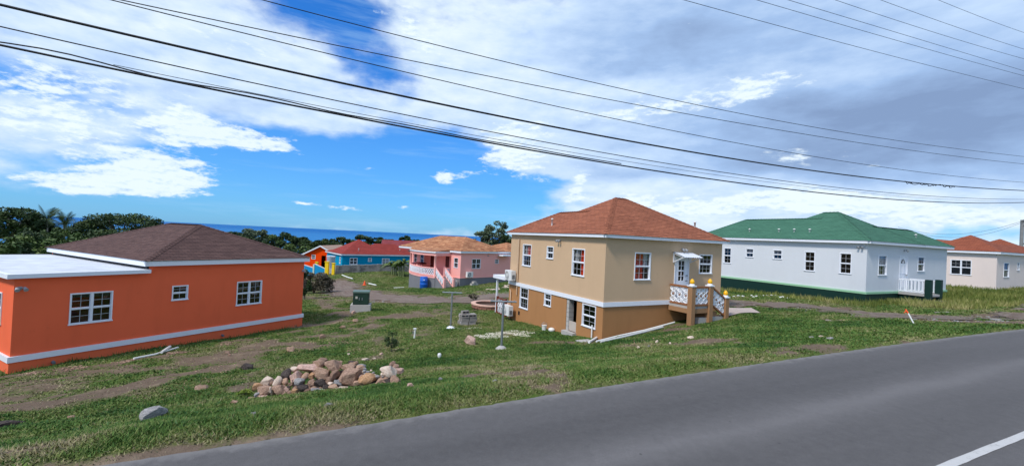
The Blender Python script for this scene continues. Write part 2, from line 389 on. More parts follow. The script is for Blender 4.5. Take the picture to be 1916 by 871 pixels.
for i in range(1, len(RE) - 1):
    a = RE[i]; t = RE[i + 1] - RE[i - 1]; t = t / np.hypot(*t); n = np.array([-t[1], t[0]])
    for o, dz in ((.3, .0), (-7.5, 0)): q = a + n * o; CP.append((q[0], q[1], float(road_z(*q)) + dz))
CP = np.array(CP)
def tps_fit(C):
    n = len(C); r = np.hypot(C[:, None, 0] - C[None, :, 0], C[:, None, 1] - C[None, :, 1])
    K = np.where(r > 0, r * r * np.log(np.maximum(r, 1e-9)), 0) + np.eye(n) * 2.0
    Pm = np.c_[np.ones(n), C[:, :2]]; A = np.block([[K, Pm], [Pm.T, np.zeros((3, 3))]])
    return np.linalg.solve(A, np.r_[C[:, 2], 0, 0, 0])
TW = tps_fit(CP)
def vnoise(x, y, seed=0):
    g = np.random.default_rng(seed).random((64, 64))
    xi = np.floor(x).astype(int); yi = np.floor(y).astype(int); fx = x - xi; fy = y - yi; fx = fx * fx * (3 - 2 * fx); fy = fy * fy * (3 - 2 * fy)
    G = lambda i, j: g[i % 64, j % 64]
    return (G(xi, yi) * (1 - fx) + G(xi + 1, yi) * fx) * (1 - fy) + (G(xi, yi + 1) * (1 - fx) + G(xi + 1, yi + 1) * fx) * fy - .5
def ground_base(x, y):
    x = np.asarray(x, float); y = np.asarray(y, float); sh = x.shape; xf = x.ravel(); yf = y.ravel(); out = np.zeros(len(xf))
    # inside the surveyed patch use the fitted surface, beyond it the hill runs down to the sea
    cx = np.clip(xf, -90, 90); cy = np.clip(yf, -60, 100)
    n = len(CP)
    for i0 in range(0, len(xf), 20000):
        X = cx[i0:i0 + 20000]; Y = cy[i0:i0 + 20000]
        r2 = (X[:, None] - CP[None, :, 0])**2 + (Y[:, None] - CP[None, :, 1])**2
        out[i0:i0 + 20000] = (.5 * r2 * np.log(np.maximum(r2, 1e-12))) @ TW[:n] + TW[n] + TW[n + 1] * X + TW[n + 2] * Y
    out = np.clip(out, -16, 2)
    out -= np.maximum(yf - 100, 0) * .14 + np.maximum(-xf - 90, 0) * .06 + np.maximum(xf - 160, 0) * .04
    return np.maximum(out, -75).reshape(sh)
def ground_z(x, y):
    x = np.asarray(x, float); y = np.asarray(y, float)
    z = ground_base(x, y)
    sd, _ = road_sd(x, y)
    z = z + vnoise(x * .9, y * .9, 3) * .10 * np.clip((sd - .3) / 2, 0, 1) + vnoise(x * 2.6, y * 2.6, 4) * .05 * np.clip((sd - .1) / 1, 0, 1)
    rz = road_z(x, y)
    k = np.clip((sd + .45) / .5, 0, 1); k = k * k * (3 - 2 * k)
    near = np.clip((sd - .05) / 1.6, 0, 1); near = near * near * (3 - 2 * near)
    z = np.where(sd > .05, (rz + .02) * (1 - near) + z * near, z)
    zi = np.where(sd < -7.3, np.minimum(z, rz), rz - .10) * (1 - k) + np.where(sd > .05, z, rz + .02) * k
    return np.where(sd < .05, zi, z)
ground_exact = ground_z
def axis(a, b, step, far, g=1.16):
    c = list(np.arange(a, b, step)); s = step; v = b
    while v < far[1]: c.append(v); s *= g; v += s
    s = step; v = a - step; lo = []
    while v > far[0]: lo.append(v); s *= g; v -= s
    return np.array(lo[::-1] + c)
GXS = axis(-22, 34, .2, (-3000, 3000)); GYS = axis(3, 34, .2, (-400, 1500))
GX, GY = np.meshgrid(GXS, GYS); GZ = ground_exact(GX, GY); GSD = road_sd(GX, GY)[0]
def sample(F, x, y):
    """bilinear look-up in a field on the ground grid"""
    x = np.asarray(x, float); y = np.asarray(y, float)
    i = np.clip(np.searchsorted(GXS, x) - 1, 0, len(GXS) - 2); j = np.clip(np.searchsorted(GYS, y) - 1, 0, len(GYS) - 2)
    u = np.clip((x - GXS[i]) / (GXS[i + 1] - GXS[i]), 0, 1); v = np.clip((y - GYS[j]) / (GYS[j + 1] - GYS[j]), 0, 1)
    return (F[j, i] * (1 - u) + F[j, i + 1] * u) * (1 - v) + (F[j + 1, i] * (1 - u) + F[j + 1, i + 1] * u) * v
def ground_z(x, y): return sample(GZ, x, y)
def gz(x, y): return float(ground_z(x, y))
def on_ground(px, py):
    d = ray(px, py); d = d / math.hypot(d[0], d[1])
    t = np.concatenate([np.arange(2, 60, .1), np.arange(60, 200, .5)])
    h = d[2] * t - ground_z(d[0] * t, d[1] * t)
    i = int(np.argmax(h < 0)); i = max(i, 1)
    k = h[i - 1] / (h[i - 1] - h[i]) if h[i] < 0 else 0
    tt = t[i - 1] + (t[i] - t[i - 1]) * k
    return Vector((d[0] * tt, d[1] * tt, d[2] * tt))
# bare and dry areas: strokes given along the ground (points, radius m, weight)
def stroke_field(x, y, strokes):
    f = np.zeros(x.shape)
    for pts, r, w in strokes:
        P = np.array([(p.x, p.y) for p in pts]); best = np.full(x.shape, 1e9)
        if len(P) == 1: best = np.hypot(x - P[0, 0], y - P[0, 1])
        for a, b in zip(P[:-1], P[1:]):
            d = b - a; L = max(np.hypot(*d), 1e-6); d = d / L
            t = np.clip((x - a[0]) * d[0] + (y - a[1]) * d[1], 0, L)
            best = np.minimum(best, np.hypot(x - a[0] - d[0] * t, y - a[1] - d[1] * t))
        f = np.maximum(f, w * np.exp(-(best / r)**2))
    return f
G_ = lambda *a: [on_ground(*p) for p in a]
DIRT = [(G_((0, 752), (130, 742), (270, 715), (400, 690)), .85, .85), (G_((420, 668), (520, 640), (600, 645), (690, 605)), .95, .82), (G_((560, 610), (620, 600), (720, 592), (790, 590)), 1.0, .72),
        (G_((30, 700), (200, 682), (420, 640), (565, 618)), .40, .9), (G_((900, 700), (960, 690), (1020, 716)), .55, .75), (G_((10, 845)), .6, .85), (G_((470, 700), (450, 725)), .35, .8),
        (G_((1000, 640), (1100, 640), (1180, 625), (1270, 606)), .45, .75), (G_((1180, 618), (1290, 615)), .45, .6), (G_((570, 545), (650, 600)), .9, .55), (G_((690, 670), (720, 664)), .4, .75),
        (G_((1390, 565), (1560, 578), (1700, 590), (1800, 592), (1916, 590)), 1.1, .95), (G_((1750, 597), (1916, 603)), .9, .9), (G_((1540, 598), (1590, 600)), .4, .7),
        (G_((840, 550), (900, 545)), 1., .45), (G_((880, 630), (990, 622)), .5, .3), (G_((0, 720), (200, 712), (420, 672), (640, 622)), 2.6, .50), (G_((760, 590), (880, 575)), 1.4, .42), (G_((700, 640), (820, 610)), 1.5, .34),
        (G_((1190, 645), (1300, 640), (1440, 640)), .7, .58), (G_((1460, 660), (1560, 648)), .5, .5), (G_((620, 520), (800, 520)), 2., .35), (G_((660, 655), (720, 650)), .7, .6)]
TRACK = G_((622, 526), (640, 541), (668, 550), (730, 559), (800, 561), (870, 560), (925, 553))
MUD = G_((1395, 566), (1560, 580), (1700, 592), (1800, 594), (1916, 598))
def dirt_field(x, y):
    f = np.maximum(stroke_field(x, y, DIRT), stroke_field(x, y, [(TRACK, 3.2, .9)]))
    f = np.maximum(f, (.30 + .5 * np.clip(-GX / 4, 0, 1)) * np.exp(-((GSD + .03) / .12)**2))
    n = vnoise(x * 1.1, y * 1.1, 5) + .7 * vnoise(x * 3.1, y * 3.1, 6) + .6 * vnoise(x * 7, y * 7, 8)
    return np.clip(f * (1 + n * 1.5) + n * .22, 0, 1)
GD = dirt_field(GX, GY)
def build_ground():
    X, Y, Z, D = GX, GY, GZ, GD
    n, m = X.shape; me = bpy.data.meshes.new('ground')
    V = np.stack([X, Y, Z], -1).reshape(-1, 3)
    idx = np.arange(n * m).reshape(n, m)
    F = np.stack([idx[:-1, :-1], idx[:-1, 1:], idx[1:, 1:], idx[1:, :-1]], -1).reshape(-1, 4)
    me.vertices.add(len(V)); me.vertices.foreach_set('co', V.ravel().astype(np.float32))
    me.loops.add(F.size); me.loops.foreach_set('vertex_index', F.ravel().astype(np.int32))
    me.polygons.add(len(F)); me.polygons.foreach_set('loop_start', np.arange(0, F.size, 4, dtype=np.int32))
    me.polygons.foreach_set('use_smooth', [True] * len(F))
    me.update(); me.validate()
    a = me.attributes.new('dirt', 'FLOAT', 'POINT'); a.data.foreach_set('value', D.ravel().astype(np.float32))
    mt, T, b = newmat('ground_soil')
    o = T.node('ShaderNodeTexCoord').outputs['Object']
    dr = T.attr('dirt').outputs['Fac']
    n1 = T.noise(o, 1.3, 6, .65); n2 = T.noise(o, 14, 5, .65); n3 = T.noise(o, .35, 4, .6)
    g = T.mix(n2, (.050, .085, .016), (.10, .150, .030)); g = T.mix(T.ss(n1, .4, .7), g, (.13, .15, .045)); g = T.mix(T.ss(n3, .45, .7, 0, .5), g, (.15, .14, .05))
    s = T.mix(n2, (.098, .068, .047), (.225, .165, .118)); s = T.mix(T.ss(n1, .5, .75), s, (.27, .205, .14))
    f = T.ss(T.math('MULTIPLY_ADD', T.math('SUBTRACT', n2, .5), .9, dr), .18, .72)
    T.put(b.inputs['Base Color'], T.mix(f, g, s)); b.inputs['Roughness'].default_value = .95; b.inputs['Specular IOR Level'].default_value = .1
    bump(T, b, T.math('ADD', n2, T.noise(o, 60, 3, .6)), .7, .03)
    me.materials.append(mt)
    tag(link('ground', me), kind='structure')
build_ground()

def ribbon(name, C, w0, w1, zf, mat, nx, kind='structure', jag=0., lift=.0, seed=1, ends=True):
    """strip along the curve C from offset w0 to w1 (left of travel positive)"""
    C = np.asarray(C); t = np.gradient(C, axis=0); t /= np.hypot(t[:, 0], t[:, 1])[:, None]; nn = np.stack([-t[:, 1], t[:, 0]], 1)
    al = np.r_[0, np.cumsum(np.hypot(*np.diff(C, axis=0).T))]
    k = np.linspace(0, 1, nx)
    j0 = (vnoise(al * .8, al * 0 + 3.3, seed) + .6 * vnoise(al * 2.9, al * 0 + 9.3, seed) + .4 * vnoise(al * 9, al * 0 + 5, seed)) * jag
    j1 = (vnoise(al * .7, al * 0 + 7.3, seed + 1) + .6 * vnoise(al * 3.1, al * 0 + 1.3, seed + 1) + .4 * vnoise(al * 8, al * 0 + 4, seed + 1)) * jag
    a = (w0 + j0)[:, None] * (1 - k) + (w1 + j1)[:, None] * k
    X = C[:, :1] + nn[:, :1] * a; Y = C[:, 1:] + nn[:, 1:] * a; Z = zf(X, Y) + lift
    n, m = X.shape; mb = MB(); idx = np.arange(n * m).reshape(n, m)
    mb.add([tuple(v) for v in np.stack([X, Y, Z], -1).reshape(-1, 3)], [tuple(f) for f in np.stack([idx[:-1, :-1], idx[1:, :-1], idx[1:, 1:], idx[:-1, 1:]], -1).reshape(-1, 4)], 0, True)
    me = mb.mesh(name, mat, uv=False); L = me.uv_layers.new(name='UVMap')
    U = np.broadcast_to(al[:, None], a.shape).ravel(); W = a.ravel(); li = np.zeros(len(me.loops), np.int32); me.loops.foreach_get('vertex_index', li)
    L.data.foreach_set('uv', np.stack([U[li], W[li]], 1).ravel().astype(np.float32))
    return tag(link(name, me), kind=kind)
def resample(C, step):
    al = np.r_[0, np.cumsum(np.hypot(*np.diff(C, axis=0).T))]; q = np.arange(0, al[-1], step)
    return np.stack([np.interp(q, al, C[:, 0]), np.interp(q, al, C[:, 1])], 1)
def asphalt():
    m, T, b = newmat('worn_asphalt')
    uv = T.node('ShaderNodeUVMap').outputs[0]; u, v, _ = T.xyz(uv)
    o = T.node('ShaderNodeTexCoord').outputs['Object']
    base = T.mix(T.noise(o, 120, 3, .7), (.048, .045, .046), (.172, .162, .156))
    lw = T.noise(T.vmath('MULTIPLY', uv, (.05, 1, 1)), 1.3, 5, .6)          # long lengthwise wear
    vv = T.math('MULTIPLY_ADD', T.math('SUBTRACT', T.noise(T.vmath('MULTIPLY', uv, (.12, .3, 1)), 2, 4), .5), .9, v)
    def band(c, w, a): return T.math('MULTIPLY', T.math('POWER', 2.718, T.math('MULTIPLY', T.math('POWER', T.math('DIVIDE', T.math('ADD', vv, -c), w), 2.), -1.)), a)
    k = T.math('ADD', T.math('ADD', band(-2.0, .22, .26), band(-1.1, .55, -.16)), band(-2.95, .45, -.14))
    k = T.math('ADD', k, T.math('MULTIPLY', T.math('SUBTRACT', lw, .5), .5))
    k = T.math('ADD', k, T.math('MULTIPLY', T.math('SUBTRACT', T.noise(o, 9, 5, .7), .5), .46))
    k = T.math('ADD', k, 1.)
    c = T.mix(1., base, T.comb(k, k, k), 'MULTIPLY')
    edge = T.ss(T.math('MULTIPLY_ADD', T.math('SUBTRACT', T.noise(o, 5, 5, .7), .5), .5, v), -.30, -.02)
    c = T.mix(T.math('MULTIPLY', edge, .65), c, (.235, .222, .21))
    vo = T.node('ShaderNodeTexVoronoi', feature='F1'); T.put(vo.inputs['Vector'], o); vo.inputs['Scale'].default_value = 2.6
    sp = T.ss(T.math('MULTIPLY_ADD', T.noise(o, 30, 3), .06, vo.outputs['Distance']), .055, .085, .55, 0.)
    c = T.mix(sp, c, (.03, .03, .03))
    T.put(b.inputs['Base Color'], c); b.inputs['Roughness'].default_value = .82; b.inputs['Specular IOR Level'].default_value = .3
    bump(T, b, T.noise(o, 160, 3, .7), .55, .008); return m
def road_line():
    m, T, b = newmat('worn_road_paint'); o = T.node('ShaderNodeTexCoord').outputs['Object']
    n = T.math('ADD', T.math('MULTIPLY', T.noise(o, 7, 5, .7), .6), T.math('MULTIPLY', T.noise(o, 70, 3, .7), .4))
    T.put(b.inputs['Base Color'], T.mix(T.ss(n, .50, .68), (.50, .49, .47), (.24, .23, .22))); b.inputs['Roughness'].default_value = .8
    bump(T, b, T.noise(o, 130, 3, .7), .4, .006); return m
near = resample(REC, .12)
ribbon('road', near, -7.0, .0, road_z, asphalt(), 12, jag=.16, seed=11)
ribbon('road_marking', near, -3.525, -3.43, road_z, road_line(), 2, jag=.012, lift=.005, seed=13)
def trackmat(name, a, b_, c_):
    m, T, b = newmat(name); o = T.node('ShaderNodeTexCoord').outputs['Object']; uv = T.node('ShaderNodeUVMap').outputs[0]
    n = T.noise(o, 8, 6, .7); l = T.noise(T.vmath('MULTIPLY', uv, (.14, 1.5, 1)), 1.9, 6, .66)
    c = T.mix(n, a, b_); c = T.mix(T.ss(l, .42, .62), c, c_)
    T.put(b.inputs['Base Color'], c); b.inputs['Roughness'].default_value = .95
    bump(T, b, T.math('ADD', n, T.noise(o, 50, 3)), .9, .04); return m
trk = trackmat('gravel_track', (.115, .080, .060), (.33, .255, .20), (.165, .108, .080))
mud = trackmat('mud_track', (.115, .083, .062), (.31, .245, .19), (.15, .10, .072))
ext = lambda P: [(p.x, p.y) for p in P]
tr = [(-21.5, 52)] + ext(TRACK) + [(4, 36.5), (12, 33), (22, 40)]
ribbon('dirt_track', resample(catmull(np.array(tr, float), 10), .3), -2.1, 2.1, ground_z, trk, 12, jag=2.0, lift=.03, seed=21)
mt_ = [(8.5, 24.5), (12.5, 23.2)] + ext(MUD) + [(34, 25.5), (46, 30)]
ribbon('dirt_track', resample(catmull(np.array(mt_, float), 10), .2), -1.1, 1.1, ground_z, mud, 8, jag=1.3, lift=.03, seed=31)

def sea():
    mb = MB(); R = 90000
    mb.quad((-R, 120, -52), (R, 120, -52), (R, R, -52), (-R, R, -52))
    m, T, b = newmat('sea_water'); o = T.node('ShaderNodeTexCoord').outputs['Object']
    n = T.noise(T.vmath('MULTIPLY', o, (.0004, .0016, 1)), 2, 5, .6)
    yy = T.xyz(o)[1]
    far = T.ss(yy, 500, 9000)
    c = T.mix(far, (.030, .185, .42), (.003, .105, .33)); c = T.mix(T.ss(n, .35, .7, 0, .5), c, (.035, .20, .45))
    T.put(b.inputs['Base Color'], c); b.inputs['Roughness'].default_value = .6; b.inputs['Specular IOR Level'].default_value = .03
    bump(T, b, T.noise(T.vmath('MULTIPLY', o, (.05, .12, 1)), 1, 4), .3, .5)
    tag(mb.build('sea', m, uv=False), kind='structure')
sea()

# ------------------------------------------------------------------ house helpers
PANES = {}
def pane_mesh(w, h, gm=None):
    gm = gm or glass; k = (round(w, 3), round(h, 3), gm.name)
    if k not in PANES:
        mb = MB(); mb.box(-w / 2, w / 2, -.003, .003, -h / 2, h / 2); PANES[k] = mb.mesh('pane', gm, uv=False)
    return PANES[k]
bar_m = paint('glazing_bar_paint', (.40, .41, .43), .5, .05, 0)
class House:
    def __init__(s, name, h, zb, label, cat='house'):
        s.zb = zb; s.e = thing(name, (h[0], h[1], zb), rad(90 - h[2]), label, cat)
    def mb(s): return MB(s.zb)
    def W(s, wall):
        return (lambda u, o, z: (u, -o, z)) if wall == 's' else (lambda u, o, z: (-o, u, z))
    def part(s, mb, name, mat): return mb.build(name, mat, s.e)
    def window(s, wall, u0, u1, z0, z1, units=1, cols=2, rows=4, pane=True, casing=.042, curtain=None, off=0., lower_open=False, tr=None):
        u0, u1 = min(u0, u1), max(u0, u1); W0 = s.W(wall); W = lambda u, o, z: W0(u, o + off, z)
        m = s.mb(); B = lambda a, b, c, d, e, f: m.box(a, b, c, d, e, f, tf=W); BG = lambda a, b, c, d, e, f: m.box(a, b, c, d, e, f, 1, tf=W)
        B(u0, u1, -.07, .025, z1 - casing, z1); B(u0 - .02, u1 + .02, -.07, .045, z0, z0 + casing)   # head and sill
        B(u0, u0 + casing, -.07, .024, z0 + casing, z1 - casing); B(u1 - casing, u1, -.07, .024, z0 + casing, z1 - casing)
        iu0, iu1, iz0, iz1 = u0 + casing, u1 - casing, z0 + casing, z1 - casing
        mul = .07
        uw = (iu1 - iu0 - mul * (units - 1)) / units; panes = []
        zm = (iz0 + iz1) / 2
        for k in range(units):
            a = iu0 + k * (uw + mul); b = a + uw
            if k: B(a - mul, a, -.07, .018, iz0, iz1)
            B(a, b, -.06, -.005, zm - .022, zm + .022)
            for (q0, q1, dp, rr) in ((zm + .022, iz1, -.03, (rows + 1) // 2), (iz0, zm - .022, -.045, rows // 2)):
                fr = .018
                B(a, a + fr, dp - .02, dp + .015, q0, q1); B(b - fr, b, dp - .02, dp + .015, q0, q1)
                B(a + fr, b - fr, dp - .02, dp + .014, q0, q0 + fr); B(a + fr, b - fr, dp - .02, dp + .014, q1 - fr, q1)
                ga, gb, g0, g1 = a + fr, b - fr, q0 + fr, q1 - fr; mw = .015
                cc = cols if not (lower_open and q0 == iz0) else 1; rr = rr if not (lower_open and q0 == iz0) else 1
                for i in range(1, cc):
                    x = ga + (gb - ga) * i / cc; BG(x - mw / 2, x + mw / 2, dp - .01, dp + .010, g0, g1)
                for j in range(1, rr):
                    z = g0 + (g1 - g0) * j / rr; BG(ga, gb, dp - .011, dp + .009, z - mw / 2, z + mw / 2)
                pw, ph = (gb - ga) / cc, (g1 - g0) / rr
                for i in range(cc):
                    for j in range(rr): panes.append((ga + pw * (i + .5), dp - .001, g0 + ph * (j + .5), pw - .012, ph - .012))
        w = m.build('window', [tr or white_trim, bar_m], s.e, uv=False)
        if pane:
            for (u, o, z, pw, ph) in panes:
                x, y, zz = W(u, o, z); link('pane', pane_mesh(pw, ph, glass_c if curtain and curtain[0][2] < .8 else None), w, (x, y, zz - s.zb), (0, 0, 0 if wall == 's' else -math.pi / 2))
        if curtain:
            for (c0, c1, cz0, mat) in curtain:
                c = s.mb(); a = u0 + .06 + (u1 - u0 - .12) * c0; b = u0 + .06 + (u1 - u0 - .12) * c1; n = 14; zlo = z0 + (z1 - z0) * cz0
                for i in range(n):
                    f = lambda t: -.12 - .025 * math.sin(t * 11 + c0 * 5)
                    q = a + (b - a) * i / n; q1 = a + (b - a) * (i + 1) / n
                    c.quad(W(q, f(i), zlo), W(q1, f(i + 1), zlo), W(q1, f(i + 1), z1 - .03), W(q, f(i), z1 - .03))
                c.build('curtain', mat, s.e, uv=False)
        return w
    def wall(s, mb, wall, u0, u1, z0, z1, holes=(), off=0., mi=0, reveal=.16):
        W0 = s.W(wall); W = lambda u, o, z: W0(u, o + off, z)
        hs = [(min(a, b), max(a, b), c, d) for a, b, c, d in holes]
        us = sorted({u0, u1, *[h[0] for h in hs], *[h[1] for h in hs]}); zs = sorted({z0, z1, *[max(h[2], z0) for h in hs], *[h[3] for h in hs]})
        us = [u for u in us if u0 <= u <= u1]; zs = [z for z in zs if z0 <= z <= z1]
        for a, b in zip(us[:-1], us[1:]):
            for c, d in zip(zs[:-1], zs[1:]):
                if any(h[0] - 1e-6 <= a and b <= h[1] + 1e-6 and h[2] - 1e-6 <= c and d <= h[3] + 1e-6 for h in hs): continue
                mb.quad(W(a, 0, c), W(b, 0, c), W(b, 0, d), W(a, 0, d), mi)
        for a, b, c, d in hs:
            c = max(c, z0); r = -reveal
            for p, q in (((a, c), (b, c)), ((b, c), (b, d)), ((b, d), (a, d)), ((a, d), (a, c))):
                mb.quad(W(p[0], 0, p[1]), W(q[0], 0, q[1]), W(q[0], r, q[1]), W(p[0], r, p[1]), mi)
    def shell(s, mb, L1, L2, z0, z1, hs=(), ht=(), mi=0, floor=None):
        s.wall(mb, 's', 0, L1, z0, z1, hs, mi=mi); s.wall(mb, 't', 0, L2, z0, z1, ht, mi=mi)
        mb.quad((L1, 0, z0), (L1, L2, z0), (L1, L2, z1), (L1, 0, z1), mi); mb.quad((0, L2, z0), (L1, L2, z0), (L1, L2, z1), (0, L2, z1), mi)
        if floor is not None: mb.quad((0.01, 0.01, floor), (L1 - .01, .01, floor), (L1 - .01, L2 - .01, floor), (.01, L2 - .01, floor), mi)
    def loop(s, mb, x0, x1, y0, y1, z0, z1, t, mi=0):
        """square ring of boards whose outer face is the given rectangle"""
        mb.box(x0, x1, y0, y0 + t, z0, z1, mi); mb.box(x0, x1, y1 - t, y1, z0, z1, mi)
        mb.box(x0, x0 + t, y0 + t, y1 - t, z0, z1, mi); mb.box(x1 - t, x1, y0 + t, y1 - t, z0, z1, mi)
    def hip(s, mb, x0, x1, y0, y1, zt, m, course=None, lip=.012, mi=0):
        """hip roof over a rectangle; with course, each row of shingles is a step of its own"""
        r1 = min(x1 - x0, y1 - y0) / 2
        if course: rs = list(np.arange(0, r1, course / math.sqrt(1 + m * m) if False else course)) + [r1]
        else: rs = [0, r1]
        for a, b in zip(rs[:-1], rs[1:]):
            l = lip if course else 0
            za, zb = zt + m * a + l, zt + m * b
            A = [(x0 + a, y0 + a), (x1 - a, y0 + a), (x1 - a, y1 - a), (x0 + a, y1 - a)]; B = [(x0 + b, y0 + b), (x1 - b, y0 + b), (x1 - b, y1 - b), (x0 + b, y1 - b)]
            for i in range(4):
                j = (i + 1) % 4
                if np.hypot(B[i][0] - B[j][0], B[i][1] - B[j][1]) < 1e-5:
                    mb.add([(*A[i], za), (*A[j], za), (*B[j], zb)], [(0, 1, 2)], mi)
                else: mb.quad((*A[i], za), (*A[j], za), (*B[j], zb), (*B[i], zb), mi)
                if l: mb.quad((*A[i], za - l), (*A[j], za - l), (*A[j], za), (*A[i], za), mi)
        mb.quad((x0, y0, zt - .004), (x0, y1, zt - .004), (x1, y1, zt - .004), (x1, y0, zt - .004), mi)
    def caps(s, x0, x1, y0, y1, zt, m, mat, which, w=.13):
        """overlapping cap shingles along the hips named in which (corner indices) and the ridge"""
        r = min(x1 - x0, y1 - y0) / 2; mb = s.mb(); C = [(x0, y0), (x1, y0), (x1, y1), (x0, y1)]; D = [(1, 1), (-1, 1), (-1, -1), (1, -1)]
        segs = [(Vector((*C[i], zt)), Vector((C[i][0] + D[i][0] * r, C[i][1] + D[i][1] * r, zt + m * r))) for i in which]
        if abs((x1 - x0) - (y1 - y0)) > .02:
            if x1 - x0 > y1 - y0: segs.append((Vector((x0 + r, y0 + r, zt + m * r)), Vector((x1 - r, y0 + r, zt + m * r))))
            else: segs.append((Vector((x0 + r, y0 + r, zt + m * r)), Vector((x0 + r, y1 - r, zt + m * r))))
        for a, b in segs:
            L = (b - a).length; n = max(1, int(L / .2)); d = (b - a) / n; sd = d.cross(Vector((0, 0, 1))).normalized() * w
            for i in range(n):
                p = a + d * i; q = p + d * 1.15; u1 = Vector((0, 0, .032)); u2 = Vector((0, 0, .014)); dn = Vector((0, 0, -m * w * .72))
                mb.add([tuple(p + u1), tuple(q + u2), tuple(q + sd + dn + u2), tuple(p + sd + dn + u1), tuple(p - sd + dn + u1), tuple(q - sd + dn + u2)], [(0, 1, 2, 3), (0, 4, 5, 1)])
        return mb.build('ridge_cap', mat, s.e)
def vent(H, x, y, z, h=.28, r=.045):
    m = H.mb(); m.lathe([(r, -.1), (r, h), (r * 1.5, h), (r * 1.5, h + .05), (.01, h + .07)], (x, y, z), 10); return H.part(m, 'vent_pipe', pvc)
def flood(H, wall, u, z, n=2):
    W = H.W(wall); m = H.mb(); m.box(u - .05, u + .05, 0, .03, z - .05, z + .05, tf=W)
    for k in range(n):
        du = (k - (n - 1) / 2) * .16
        m.tube([W(u + du * .3, .03, z), W(u + du, .10, z + .01)], .015, 6); m.tube([W(u + du, .09, z + .02), W(u + du * 1.2, .20, z - .05)], [.035, .06], 10)
    return H.part(m, 'security_light', lamp_m())

